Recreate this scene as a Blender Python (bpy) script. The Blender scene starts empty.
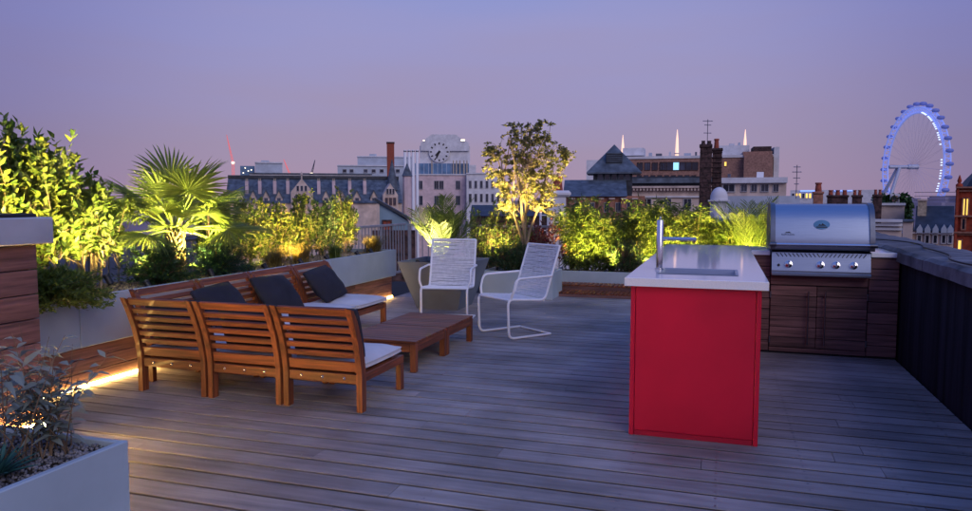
import bpy, bmesh, math, random
import numpy as np
from mathutils import Vector, Matrix
R = math.radians
random.seed(7)
rng = np.random.default_rng(11)
sc = bpy.context.scene
col = sc.collection

# ---------------------------------------------------------------- camera
FPX, CX, CY, EYE = 726.0, 486.0, 255.5, 1.45
YAW, PIT = R(18.0), R(4.37)
cam = bpy.data.cameras.new('Camera')
cam.sensor_width = 36.0
cam.lens = 36.0 * FPX / 972.0
cam.clip_start = 0.05
cam.clip_end = 9000
camo = bpy.data.objects.new('Camera', cam)
camo.location = (0, 0, EYE)
camo.rotation_euler = (R(90) - PIT, 0, YAW)
col.objects.link(camo)
sc.camera = camo

# ---------------------------------------------------------------- sky
SUN_EL, SUN_AZ = R(29), R(138)      # azimuth measured clockwise from +Y
w = bpy.data.worlds.new('World')
sc.world = w
w.use_nodes = True
nt = w.node_tree
nt.nodes.clear()
out = nt.nodes.new('ShaderNodeOutputWorld')
bg = nt.nodes.new('ShaderNodeBackground')
sky = nt.nodes.new('ShaderNodeTexSky')
sky.sky_type = 'NISHITA'
sky.sun_disc = False
sky.sun_elevation = R(-3.5)
sky.sun_rotation = SUN_AZ
sky.dust_density = 2.0
tc = nt.nodes.new('ShaderNodeTexCoord')
sep = nt.nodes.new('ShaderNodeSeparateXYZ')
nt.links.new(tc.outputs['Generated'], sep.inputs[0])
mp = nt.nodes.new('ShaderNodeMapping')
mp.inputs['Scale'].default_value = (1.6, 1.6, 9.0)
nt.links.new(tc.outputs['Generated'], mp.inputs[0])
nz = nt.nodes.new('ShaderNodeTexNoise')
nz.inputs['Scale'].default_value = 1.1
nz.inputs['Detail'].default_value = 4
nt.links.new(mp.outputs[0], nz.inputs[0])
ma = nt.nodes.new('ShaderNodeMath'); ma.operation = 'MULTIPLY_ADD'
ma.inputs[1].default_value = 0.19
nt.links.new(nz.outputs[0], ma.inputs[0])
nt.links.new(sep.outputs[2], ma.inputs[2])
ramp = nt.nodes.new('ShaderNodeValToRGB')
er = ramp.color_ramp
er.elements[0].position = 0.03
er.elements[0].color = (0.38, 0.262, 0.385, 1)
er.elements[1].position = 1.0
er.elements[1].color = (0.13, 0.27, 0.76, 1)
for p, c in ((0.10, (0.37, 0.268, 0.39, 1)), (0.18, (0.345, 0.278, 0.42, 1)), (0.31, (0.305, 0.303, 0.57, 1)), (0.45, (0.22, 0.29, 0.65, 1))):
    e = er.elements.new(p); e.color = c
nt.links.new(ma.outputs[0], ramp.inputs[0])
mx = nt.nodes.new('ShaderNodeMix'); mx.data_type = 'RGBA'; mx.blend_type = 'ADD'
mx.inputs['Factor'].default_value = 0.10
nt.links.new(ramp.outputs[0], mx.inputs[6])
nt.links.new(sky.outputs[0], mx.inputs[7])
# the afterglow is strongest over the middle of the city and fades to either side
dt = nt.nodes.new('ShaderNodeVectorMath'); dt.operation = 'DOT_PRODUCT'
dt.inputs[1].default_value = (-math.sin(R(18)), math.cos(R(18)), 0)
nt.links.new(tc.outputs['Generated'], dt.inputs[0])
gr_ = nt.nodes.new('ShaderNodeMapRange'); gr_.interpolation_type = 'SMOOTHSTEP'
gr_.inputs[1].default_value = 0.80; gr_.inputs[2].default_value = 0.97; gr_.inputs[3].default_value = 0.70; gr_.inputs[4].default_value = 1.04
nt.links.new(dt.outputs['Value'], gr_.inputs[0])
cr = nt.nodes.new('ShaderNodeCombineColor')
for i_, k_ in enumerate((1.0, 0.92, 0.45)):
    pw_ = nt.nodes.new('ShaderNodeMath'); pw_.operation = 'POWER'; pw_.inputs[1].default_value = k_
    nt.links.new(gr_.outputs[0], pw_.inputs[0]); nt.links.new(pw_.outputs[0], cr.inputs[i_])
mg = nt.nodes.new('ShaderNodeMix'); mg.data_type = 'RGBA'; mg.blend_type = 'MULTIPLY'; mg.inputs['Factor'].default_value = 1.0
nt.links.new(mx.outputs[2], mg.inputs[6]); nt.links.new(cr.outputs[0], mg.inputs[7])
nt.links.new(mg.outputs[2], bg.inputs[0])
bg.inputs[1].default_value = 1.0
nt.links.new(bg.outputs[0], out.inputs[0])

# ---------------------------------------------------------------- last light of the day
sl = bpy.data.lights.new('sun', 'SUN')
sl.energy = 1.0
sl.angle = R(40)
sl.color = (1.0, 0.88, 0.90)
so = bpy.data.objects.new('sun', sl)
sd = Vector((math.sin(SUN_AZ) * math.cos(SUN_EL), math.cos(SUN_AZ) * math.cos(SUN_EL), math.sin(SUN_EL)))
so.rotation_euler = sd.to_track_quat('Z', 'Y').to_euler()
so.location = (2, -4, 9)
col.objects.link(so)
sc.view_settings.view_transform = 'Standard'
sc.view_settings.look = 'None'
sc.view_settings.exposure = 0.0
sc.view_settings.gamma = 1.0
sc.view_settings.use_curve_mapping = False
sc.cycles.use_denoising = True
sc.cycles.max_bounces = 6
sc.cycles.sample_clamp_indirect = 4.0
sc.cycles.use_adaptive_sampling = False

# ================================================================ materials
MATS = {}
def nodes_of(name):
    m = bpy.data.materials.new(name)
    m.use_nodes = True
    b = m.node_tree.nodes['Principled BSDF']
    return m, m.node_tree, b
def rgb(c): return (c[0], c[1], c[2], 1)
def mat(name, c, rough=0.6, metal=0.0, var=0.12, scale=8.0, stretch=(1, 1, 1), bump=0.0, bscale=None, spec=0.5,
        objvar=0.0, coat=0.0, c2=None, dirt=0.0):
    """colour with noise mottling; objvar = per-object brightness spread; dirt = large blotches"""
    m, t, b = nodes_of(name)
    N, L = t.nodes, t.links
    tc = N.new('ShaderNodeTexCoord'); mp = N.new('ShaderNodeMapping'); mp.inputs['Scale'].default_value = stretch
    oi = N.new('ShaderNodeObjectInfo')
    va = N.new('ShaderNodeVectorMath'); va.operation = 'MULTIPLY_ADD'
    L.new(oi.outputs['Random'], va.inputs[0]); va.inputs[1].default_value = (37, 53, 71)
    L.new(tc.outputs['Object'], mp.inputs[0]); L.new(mp.outputs[0], va.inputs[2])
    nz = N.new('ShaderNodeTexNoise'); nz.inputs['Scale'].default_value = scale; nz.inputs['Detail'].default_value = 5
    L.new(va.outputs[0], nz.inputs['Vector'])
    r = N.new('ShaderNodeValToRGB')
    c2 = c2 or tuple(x * (1 - 2.2 * var) for x in c)
    hi = tuple(min(1, x * (1 + var)) for x in c)
    r.color_ramp.elements[0].position = 0.3; r.color_ramp.elements[0].color = rgb(c2)
    r.color_ramp.elements[1].position = 0.68; r.color_ramp.elements[1].color = rgb(hi)
    L.new(nz.outputs[0], r.inputs[0])
    cur = r.outputs[0]
    if objvar:
        hs = N.new('ShaderNodeHueSaturation')
        mr = N.new('ShaderNodeMapRange'); mr.inputs[3].default_value = 1 - objvar; mr.inputs[4].default_value = 1 + objvar
        L.new(oi.outputs['Random'], mr.inputs[0]); L.new(mr.outputs[0], hs.inputs['Value'])
        L.new(cur, hs.inputs['Color']); cur = hs.outputs[0]
    if dirt:
        n2 = N.new('ShaderNodeTexNoise'); n2.inputs['Scale'].default_value = 1.3; n2.inputs['Detail'].default_value = 6
        gm = N.new('ShaderNodeNewGeometry'); L.new(gm.outputs['Position'], n2.inputs['Vector'])
        m2 = N.new('ShaderNodeMapRange'); m2.inputs[1].default_value = .35; m2.inputs[2].default_value = .7
        m2.inputs[3].default_value = 1 - dirt; m2.inputs[4].default_value = 1 + dirt * .4
        L.new(n2.outputs[0], m2.inputs[0])
        h2 = N.new('ShaderNodeHueSaturation'); L.new(m2.outputs[0], h2.inputs['Value']); L.new(cur, h2.inputs['Color']); cur = h2.outputs[0]
    L.new(cur, b.inputs['Base Color'])
    b.inputs['Roughness'].default_value = rough
    b.inputs['Metallic'].default_value = metal
    b.inputs['Specular IOR Level'].default_value = spec
    b.inputs['Coat Weight'].default_value = coat
    if bump:
        bp = N.new('ShaderNodeBump'); bp.inputs['Strength'].default_value = bump; bp.inputs['Distance'].default_value = 0.01
        if bscale:
            n3 = N.new('ShaderNodeTexNoise'); n3.inputs['Scale'].default_value = bscale; n3.inputs['Detail'].default_value = 4
            L.new(va.outputs[0], n3.inputs['Vector']); L.new(n3.outputs[0], bp.inputs['Height'])
        else:
            L.new(nz.outputs[0], bp.inputs['Height'])
        L.new(bp.outputs[0], b.inputs['Normal'])
    MATS[name] = m
    return m
def emis(name, c, s):
    m, t, b = nodes_of(name)
    b.inputs['Base Color'].default_value = rgb(c)
    b.inputs['Emission Color'].default_value = rgb(c)
    b.inputs['Emission Strength'].default_value = s
    MATS[name] = m
    return m
def leafmat(name, c, c2, trans=0.35, rough=0.45):
    m, t, b = nodes_of(name)
    N, L = t.nodes, t.links
    g = N.new('ShaderNodeNewGeometry')
    r = N.new('ShaderNodeValToRGB')
    r.color_ramp.elements[0].color = rgb(c); r.color_ramp.elements[1].color = rgb(c2)
    L.new(g.outputs['Random Per Island'], r.inputs[0])
    L.new(r.outputs[0], b.inputs['Base Color'])
    b.inputs['Roughness'].default_value = rough
    b.inputs['Specular IOR Level'].default_value = 0.35
    tr = N.new('ShaderNodeBsdfTranslucent'); L.new(r.outputs[0], tr.inputs[0])
    ms = N.new('ShaderNodeMixShader'); ms.inputs[0].default_value = trans
    o = N['Material Output']
    L.new(b.outputs[0], ms.inputs[1]); L.new(tr.outputs[0], ms.inputs[2]); L.new(ms.outputs[0], o.inputs[0])
    MATS[name] = m
    return m
def wood3(name, c, rough, var, objvar, c2=None, coat=0.0, bump=.25):
    for a, s in (('x', (1.2, 22, 22)), ('y', (22, 1.2, 22)), ('z', (22, 22, 1.2))):
        mat(name + '_' + a, c, rough, 0, var, 2.2, s, bump, None, 0.4, objvar, coat, c2)

mat('deck', (0.35, 0.315, 0.30), 0.6, 0, 0.13, 2.0, (1.0, 12, 12), 0.35, None, 0.4, 0.14, dirt=0.42)
mat('void', (0.012, 0.012, 0.013), 0.9, 0, 0.1)
wood3('teak', (0.22, 0.062, 0.021), 0.5, 0.28, 0.24, coat=.1)
wood3('clad', (0.20, 0.098, 0.085), 0.55, 0.25, 0.3)
mat('panel', (0.42, 0.50, 0.55), 0.6, 0, 0.05, 3, dirt=0.1, bump=.04, bscale=40)
mat('panel_grey', (0.17, 0.20, 0.235), 0.6, 0, 0.08, 3, dirt=0.12, bump=.05, bscale=40)
mat('white_metal', (0.84, 0.84, 0.85), 0.4, 0, 0.03, 10)
mat('cord', (0.80, 0.79, 0.79), 0.7, 0, 0.06, 30)
mat('cushion', (0.66, 0.64, 0.64), 0.9, 0, 0.06, 5, bump=.25, bscale=60, dirt=.08)
mat('charcoal', (0.020, 0.019, 0.030), 0.9, 0, 0.15, 6, bump=.3, bscale=90)
mat('red_panel', (0.62, 0.006, 0.036), 0.38, 0, 0.06, 2, dirt=.14, coat=.12)
mat('red_dark', (0.40, 0.008, 0.032), 0.35, 0, 0.05, 2)
mat('quartz', (0.84, 0.85, 0.88), 0.07, 0, 0.03, 120, spec=.6)
mat('steel', (0.42, 0.47, 0.54), 0.34, 1, 0.05, 6, (1, 60, 60), bump=.03)
mat('steel_dark', (0.22, 0.23, 0.25), 0.35, 1, 0.08, 10)
mat('chrome', (0.75, 0.75, 0.77), 0.14, 1, 0.02)
mat('black', (0.012, 0.012, 0.014), 0.5, 0, 0.1)
mat('parapet', (0.022, 0.023, 0.032), 0.95, 0, 0.3, 2, (6, 6, .4), bump=.3, bscale=14, spec=.15)
mat('coping', (0.17, 0.165, 0.18), 0.8, 0, 0.3, 5, bump=.5, bscale=18, dirt=.35)
mat('asphalt_felt', (0.10, 0.10, 0.11), 0.85, 0, 0.2, 3)
mat('cap_metal', (0.58, 0.60, 0.63), 0.45, 0.35, 0.08, 3, dirt=.12)
mat('rail', (0.30, 0.30, 0.32), 0.5, 0, 0.1)
mat('gravel_beige', (0.34, 0.27, 0.17), 0.85, 0, 0.3, 14)
mat('gravel_grey', (0.20, 0.19, 0.20), 0.7, 0, 0.5, 14)
mat('soil', (0.05, 0.04, 0.03), 0.95, 0, 0.3, 20)
mat('bark', (0.20, 0.13, 0.075), 0.8, 0, 0.3, 12, (1, 1, .3), bump=.5)
mat('bark_pale', (0.27, 0.20, 0.12), 0.7, 0, 0.3, 12, (1, 1, .3), bump=.4)
mat('culm', (0.40, 0.36, 0.12), 0.45, 0, 0.2, 10)
mat('husk', (0.085, 0.058, 0.032), 0.9, 0, 0.4, 30, (1, 1, .4), bump=.8)
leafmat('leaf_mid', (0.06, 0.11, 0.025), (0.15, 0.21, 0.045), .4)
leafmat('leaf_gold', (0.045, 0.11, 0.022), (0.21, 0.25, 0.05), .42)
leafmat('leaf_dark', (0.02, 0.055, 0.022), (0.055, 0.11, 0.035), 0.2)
leafmat('leaf_blue', (0.03, 0.075, 0.05), (0.05, 0.12, 0.07), 0.15)
leafmat('leaf_bamboo', (0.08, 0.14, 0.03), (0.20, 0.26, 0.06), .42)
leafmat('leaf_palm', (0.09, 0.14, 0.03), (0.18, 0.23, 0.05), 0.38)
leafmat('leaf_grass', (0.16, 0.13, 0.04), (0.30, 0.23, 0.07))
leafmat('leaf_olive', (0.13, 0.14, 0.045), (0.30, 0.28, 0.10), 0.5)
leafmat('leaf_sage', (0.14, 0.185, 0.165), (0.30, 0.34, 0.30), 0.25, 0.6)
leafmat('leaf_teal', (0.03, 0.11, 0.10), (0.05, 0.15, 0.12), 0.15)
leafmat('leaf_red', (0.10, 0.012, 0.02), (0.16, 0.03, 0.03), 0.2)
emis('led', (1.0, 0.60, 0.17), 48)
emis('led_low', (1.0, 0.58, 0.13), 400)
emis('lamp_lens', (1.0, 0.80, 0.40), 12)
# far city
mat('city_ground', (0.05, 0.05, 0.055), 0.95, 0, 0.3, .02)
mat('slate', (0.103, 0.131, 0.165), 0.6, 0, 0.25, 1.5, dirt=.2)
mat('slate_dark', (0.03, 0.038, 0.055), 0.5, 0, 0.3, 2, dirt=.3)
mat('cream_stone', (0.69, 0.54, 0.45), 0.85, 0, 0.12, .8, dirt=.15)
mat('pink_stone', (0.716, 0.55, 0.55), 0.85, 0, 0.08, .4, dirt=.12)
mat('white_stone', (0.747, 0.733, 0.747), 0.85, 0, 0.08, .4, dirt=.12)
mat('brick_far', (0.37, 0.2, 0.15), 0.9, 0, 0.15, 4, dirt=.15)
mat('brick_red', (0.38, 0.055, 0.018), 0.85, 0, 0.18, 6, dirt=.12)
mat('brick_dark', (0.085, 0.045, 0.04), 0.9, 0, 0.4, 5, dirt=.3)
mat('brick_orange', (0.396, 0.176, 0.11), 0.9, 0, 0.2, 5, dirt=.15)
mat('grey_clad', (0.456, 0.506, 0.574), 0.6, 0, 0.08, .3, dirt=.1)
mat('blue_glass', (0.14, 0.25, 0.38), 0.25, 0.3, 0.15, .5)
mat('blue_clad', (0.20, 0.30, 0.38), 0.5, 0.2, 0.1, 1, dirt=.15)
mat('pot_red', (0.34, 0.075, 0.04), 0.8, 0, 0.2, 8)
mat('pot_cream', (0.45, 0.36, 0.25), 0.8, 0, 0.2, 8)
mat('win', (0.035, 0.045, 0.07), 0.12, 0, 0.3, .6, objvar=.5, spec=.8)
mat('frame_white', (0.45, 0.43, 0.44), 0.7, 0, 0.05)
mat('ivy', (0.03, 0.06, 0.035), 0.9, 0, 0.5, 6, bump=.8, bscale=9)
mat('steel_white', (0.55, 0.57, 0.65), 0.5, 0.1, 0.03)
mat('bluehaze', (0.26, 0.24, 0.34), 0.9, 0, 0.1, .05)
emis('win_lit', (1.0, 0.62, 0.12), 1.3)
emis('win_cool', (0.35, 0.75, 1.0), 1.0)
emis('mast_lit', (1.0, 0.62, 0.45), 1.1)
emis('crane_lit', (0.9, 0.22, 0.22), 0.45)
emis('wheel_blue', (0.24, 0.31, 0.76), 0.58)
emis('wheel_white', (0.6, 0.72, 1.0), 1.5)
emis('spot_white', (1.0, 0.85, 0.6), 3)
emis('neon_blue', (0.25, 0.4, 1.0), 1.2)

# ================================================================ mesh helpers
class MB:
    def __init__(s): s.v = []; s.f = []
    def add(s, v, f, M=None):
        o = len(s.v)
        if M is not None: v = [tuple(M @ Vector(p)) for p in v]
        s.v += [tuple(p) for p in v]; s.f += [tuple(i + o for i in q) for q in f]
        return s
    def box(s, x0, x1, y0, y1, z0, z1, c=0.0, M=None):
        if x0 > x1: x0, x1 = x1, x0
        if y0 > y1: y0, y1 = y1, y0
        if z0 > z1: z0, z1 = z1, z0
        if c <= 0:
            v = [(x, y, z) for x in (x0, x1) for y in (y0, y1) for z in (z0, z1)]
            return s.add(v, [(0, 1, 3, 2), (4, 6, 7, 5), (0, 4, 5, 1), (2, 3, 7, 6), (0, 2, 6, 4), (1, 5, 7, 3)], M)
        c = min(c, (x1 - x0) * .45, (y1 - y0) * .45, (z1 - z0) * .45)
        X, Y, Z = (x0, x1), (y0, y1), (z0, z1)
        v = []; ix = {}
        for i in (0, 1):
            for j in (0, 1):
                for k in (0, 1):
                    sx, sy, sz = 2 * i - 1, 2 * j - 1, 2 * k - 1
                    for a in range(3):
                        p = [X[i], Y[j], Z[k]]
                        for b_, sg in ((0, sx), (1, sy), (2, sz)):
                            if b_ != a: p[b_] -= sg * c
                        ix[(i, j, k, a)] = len(v); v.append(tuple(p))
        f = []
        q4 = ((0, 0), (0, 1), (1, 1), (1, 0))
        for s_ in (0, 1):
            f.append(tuple(ix[(s_, a, b_, 0)] for a, b_ in q4))
            f.append(tuple(ix[(a, s_, b_, 1)] for a, b_ in q4))
            f.append(tuple(ix[(a, b_, s_, 2)] for a, b_ in q4))
        for a in (0, 1):
            for b_ in (0, 1):
                f.append((ix[(a, b_, 0, 0)], ix[(a, b_, 1, 0)], ix[(a, b_, 1, 1)], ix[(a, b_, 0, 1)]))
                f.append((ix[(a, 0, b_, 0)], ix[(a, 1, b_, 0)], ix[(a, 1, b_, 2)], ix[(a, 0, b_, 2)]))
                f.append((ix[(0, a, b_, 1)], ix[(1, a, b_, 1)], ix[(1, a, b_, 2)], ix[(0, a, b_, 2)]))
                for k in (0, 1): f.append((ix[(a, b_, k, 0)], ix[(a, b_, k, 1)], ix[(a, b_, k, 2)]))
        return s.add(v, f, M)
    def prism(s, pts, lo, hi, axis='x', M=None):
        """closed polygon (2D) extruded; axis x: pts=(y,z); y: (x,z); z: (x,y)"""
        n = len(pts)
        mk = {'x': lambda p, t: (t, p[0], p[1]), 'y': lambda p, t: (p[0], t, p[1]), 'z': lambda p, t: (p[0], p[1], t)}[axis]
        v = [mk(p, lo) for p in pts] + [mk(p, hi) for p in pts]
        f = [tuple(range(n)), tuple(range(2 * n - 1, n - 1, -1))]
        f += [(i, (i + 1) % n, n + (i + 1) % n, n + i) for i in range(n)]
        return s.add(v, f, M)
    def tube(s, pts, r, n=8, caps=True, closed=False):
        pts = [Vector(p) for p in pts]
        m = len(pts)
        rr = r if hasattr(r, '__len__') else [r] * m
        v = []; f = []
        up = None
        for i, p in enumerate(pts):
            if closed: t = (pts[(i + 1) % m] - pts[i - 1])
            else: t = pts[min(i + 1, m - 1)] - pts[max(i - 1, 0)]
            t = t.normalized() if t.length > 1e-9 else Vector((0, 0, 1))
            if up is None:
                up = Vector((0, 0, 1)) if abs(t.z) < .9 else Vector((1, 0, 0))
            a = t.cross(up)
            if a.length < 1e-6: a = t.orthogonal()
            a.normalize(); b_ = a.cross(t).normalized(); up = b_
            for k in range(n):
                th = 2 * math.pi * k / n
                v.append(tuple(p + (a * math.cos(th) + b_ * math.sin(th)) * rr[i]))
        for i in range(m if closed else m - 1):
            j = (i + 1) % m
            for k in range(n):
                f.append((i * n + k, i * n + (k + 1) % n, j * n + (k + 1) % n, j * n + k))
        if caps and not closed:
            f.append(tuple(range(n))); f.append(tuple((m - 1) * n + k for k in range(n)))
        return s.add(v, f)
    def lathe(s, prof, n=16, c=(0, 0, 0), M=None):
        v = []; f = []
        for (r_, z) in prof:
            for k in range(n):
                th = 2 * math.pi * k / n
                v.append((c[0] + r_ * math.cos(th), c[1] + r_ * math.sin(th), c[2] + z))
        for i in range(len(prof) - 1):
            for k in range(n):
                f.append((i * n + k, i * n + (k + 1) % n, (i + 1) * n + (k + 1) % n, (i + 1) * n + k))
        f.append(tuple(range(n))); f.append(tuple((len(prof) - 1) * n + k for k in range(n)))
        return s.add(v, f, M)
    def bar(s, p0, p1, w_, h_, c=0.003, up=(0, 0, 1)):
        p0, p1 = Vector(p0), Vector(p1)
        t = (p1 - p0); L = t.length; t.normalize()
        a = t.cross(Vector(up))
        if a.length < 1e-6: a = t.cross(Vector((0, 1, 0)))
        a.normalize(); b_ = a.cross(t)
        M = Matrix(((t.x, a.x, b_.x, p0.x), (t.y, a.y, b_.y, p0.y), (t.z, a.z, b_.z, p0.z), (0, 0, 0, 1)))
        return s.box(0, L, -w_ / 2, w_ / 2, -h_ / 2, h_ / 2, c, M)
    def mesh(s, name, smooth=None):
        me = bpy.data.meshes.new(name)
        me.from_pydata(s.v, [], s.f)
        bm = bmesh.new(); bm.from_mesh(me)
        bmesh.ops.recalc_face_normals(bm, faces=bm.faces)
        bm.to_mesh(me); bm.free()
        if smooth:
            me.polygons.foreach_set('use_smooth', [True] * len(me.polygons))
            me.set_sharp_from_angle(angle=R(smooth))
        return me

def tag(o, label=None, cat=None, group=None, kind=None):
    if label: o['label'] = label
    if cat: o['category'] = cat
    if group: o['group'] = group
    if kind: o['kind'] = kind
    return o
def O(name, mb, m, parent=None, loc=None, rz=0, smooth=None, **k):
    me = mb.mesh(name, smooth) if isinstance(mb, MB) else mb
    if not me.materials:
        me.materials.append(MATS[m] if isinstance(m, str) else m)
    o = bpy.data.objects.new(name, me)
    col.objects.link(o)
    if parent is not None: o.parent = parent
    if loc is not None: o.location = loc
    if rz: o.rotation_euler = (0, 0, rz)
    return tag(o, **k)
def E(name, label, cat, loc=(0, 0, 0), rz=0, group=None, kind=None):
    o = bpy.data.objects.new(name, None)
    o.empty_display_size = .1
    col.objects.link(o)
    o.location = loc
    o.rotation_euler = (0, 0, rz)
    return tag(o, label, cat, group, kind)
def dup(root, loc, rz=0, label=None, group=None):
    def cp(o, par):
        c = o.copy(); col.objects.link(c); c.parent = par
        for ch in list(o.children): cp(ch, c)
        return c
    r = cp(root, None)
    r.location = loc; r.rotation_euler = (0, 0, rz)
    if label: r['label'] = label
    if group: r['group'] = group
    return r
def npmesh(name, V, F, m, smooth=False):
    """numpy vertices (n,3) and triangles (k,3)"""
    me = bpy.data.meshes.new(name)
    me.vertices.add(len(V)); me.vertices.foreach_set('co', np.asarray(V, np.float32).ravel())
    k = F.shape[1]
    me.loops.add(F.size); me.loops.foreach_set('vertex_index', F.astype(np.int32).ravel())
    me.polygons.add(len(F)); me.polygons.foreach_set('loop_start', np.arange(0, F.size, k, dtype=np.int32))
    me.update(calc_edges=True); me.validate()
    if smooth: me.polygons.foreach_set('use_smooth', [True] * len(me.polygons))
    me.materials.append(MATS[m])
    return me

# ---- picture measurements: a pixel of the photograph gives a direction only
cp_, sp_, cy_, sy_ = math.cos(PIT), math.sin(PIT), math.cos(YAW), math.sin(YAW)
FW = Vector((-sy_ * cp_, cy_ * cp_, -sp_)); RT = Vector((cy_, sy_, 0)); UP = RT.cross(FW)
def ray(x, y): return FW + RT * ((x - CX) / FPX) - UP * ((y - CY) / FPX)
def azim(x):
    d = ray(x, 200); return math.atan2(d.x, d.y)

# ================================================================ large structure
GZ = -28.0
mb = MB(); mb.box(-4500, 4500, -3000, 6000, GZ - 1, GZ)
O('ground', mb, 'city_ground', kind='structure')
mb = MB(); mb.box(-6.0, 2.12, -4.0, 12.75, GZ + .01, -0.12)
O('roof_slab', mb, 'void', kind='structure')

# ---- deck: one object per board
deck = E('deck', None, None, kind='structure')
PITCH, GAP = 0.172, 0.022
rows = []
y = 0.90 - 0.172 * 22
r_i = 0
boards_y = []
while y < 10.55:
    boards_y.append(y)
    x = -4.66
    xs = []
    first = [1.1, 2.7, 1.9, 3.3][r_i % 4] + random.uniform(-.35, .35)
    while x < 1.52:
        L_ = first if not xs else random.uniform(2.4, 3.9)
        x2 = min(x + L_, 1.53)
        if 1.53 - x2 < .5: x2 = 1.53
        xs.append((x, x2)); x = x2
    for (a, b_) in xs:
        g = MB(); hw = (PITCH - GAP) / 2
        g.prism([(-hw + .0015, 0), (hw - .0015, 0), (hw, -.0015), (hw, -.005), (hw - .02, -.028), (-hw + .02, -.028), (-hw, -.005), (-hw, -.0015)], 0, b_ - a - .003, 'x')
        O('board', g, 'deck', deck, (a, y + PITCH / 2, random.uniform(-.0006, .0004)))
    y += PITCH; r_i += 1
g = MB()
for yy in boards_y:
    for k in range(14):
        xx = -4.5 + k * .45
        for d_ in (-.045, .045):
            v = [(xx + .006 * math.cos(t * 1.0472), yy + PITCH / 2 + d_ + .006 * math.sin(t * 1.0472), .0025) for t in range(6)]
            g.add(v, [tuple(range(6))])
O('deck_screws', g, 'steel_dark', deck, kind='stuff')

# ---- boards helper for timber cladding on a face
def clad(parent, x0, x1, y0, y1, zs, axis, gap=.006, mat_=None, splits=None):
    """one board per strip zs[i]..zs[i+1] filling the box footprint"""
    for i in range(len(zs) - 1):
        cuts = [x0, x1] if axis == 'x' else [y0, y1]
        if splits: cuts = [cuts[0]] + splits[i % len(splits)] + [cuts[1]]
        for a, b_ in zip(cuts[:-1], cuts[1:]):
            g = MB()
            if axis == 'x': g.box(a + .002, b_ - .002, y0, y1, zs[i] + gap / 2, zs[i + 1] - gap / 2, .003)
            else: g.box(x0, x1, a + .002, b_ - .002, zs[i] + gap / 2, zs[i + 1] - gap / 2, .003)
            O('board', g, mat_ or ('clad_' + axis), parent)

def gravel(parent, x0, x1, y0, y1, z, n, size, m, name='gravel'):
    base = np.array([[1, 0, 0], [-1, 0, 0], [0, 1, 0], [0, -1, 0], [0, 0, 1], [0, 0, -1]], float)
    tri = np.array([[0, 2, 4], [2, 1, 4], [1, 3, 4], [3, 0, 4], [2, 0, 5], [1, 2, 5], [3, 1, 5], [0, 3, 5]])
    V = np.zeros((n, 6, 3))
    s_ = size * rng.uniform(.5, 1.3, (n, 1, 1)) * rng.uniform(.6, 1.2, (n, 1, 3))
    a = rng.uniform(0, 6.28, n); b_ = rng.uniform(0, 6.28, n)
    P = base[None] * s_
    ca, sa = np.cos(a)[:, None], np.sin(a)[:, None]
    x_, y_ = P[..., 0] * ca - P[..., 1] * sa, P[..., 0] * sa + P[..., 1] * ca
    cb, sb = np.cos(b_)[:, None], np.sin(b_)[:, None]
    V[..., 0] = x_; V[..., 1] = y_ * cb - P[..., 2] * sb; V[..., 2] = y_ * sb + P[..., 2] * cb
    V[..., 0] += rng.uniform(x0, x1, (n, 1)); V[..., 1] += rng.uniform(y0, y1, (n, 1)); V[..., 2] += z + rng.uniform(-.2, .6, (n, 1)) * size
    F = (tri[None] + (np.arange(n) * 6)[:, None, None]).reshape(-1, 3)
    o = O(name, npmesh(name, V.reshape(-1, 3), F, m), m, parent, kind='stuff')
    return o

# ---- left planter run: pale panels above a timber plinth with a light strip at the deck
PX0, PX1 = -5.55, -4.62
pl = E('planter', 'long pale planter on timber plinth behind the corner sofa', 'planter', (PX1, 6.5, 0))
def loc(root, *p): return tuple(p[i] - root.location[i] for i in range(3))
ox, oy = PX1, 6.5
pan_y = [2.4, 4.24, 6.1, 7.98, 9.86]
for a, b_ in zip(pan_y[:-1], pan_y[1:]):
    g = MB(); g.box(-.03, 0, a + .003 - oy, b_ - .003 - oy, .325, .715, .003)
    O('panel', g, 'panel', pl)
g = MB(); g.box(PX0 - ox, -.03, 9.83 - oy, 9.857 - oy, .325, .713, .003); O('panel', g, 'panel', pl)
g = MB(); g.box(PX0 - ox, -.034, 2.4 - oy, 9.826 - oy, .33, .655); O('soil', g, 'soil', pl)
g = MB(); g.box(PX0 - ox, -.09, 2.4 - oy, 9.826 - oy, .0, .322); O('core', g, 'black', pl)
zs = [.022, .118, .22, .318]
clad(pl, -.085, -.055, 2.4 - oy, 9.83 - oy, zs, 'y', splits=[[-1.3, 1.5], [-2.4, .6], [-.7, 2.2]])
g = MB()
for k in range(40):
    g.box(-.050, -.036, 2.42 - oy + k * .185, 2.42 - oy + k * .185 + .178, .003, .026)
O('light_strip', g, 'led', pl)
gravel(pl, -.9, -.04, 2.5 - oy, 9.8 - oy, .66, 5200, .017, 'gravel_beige')

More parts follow.
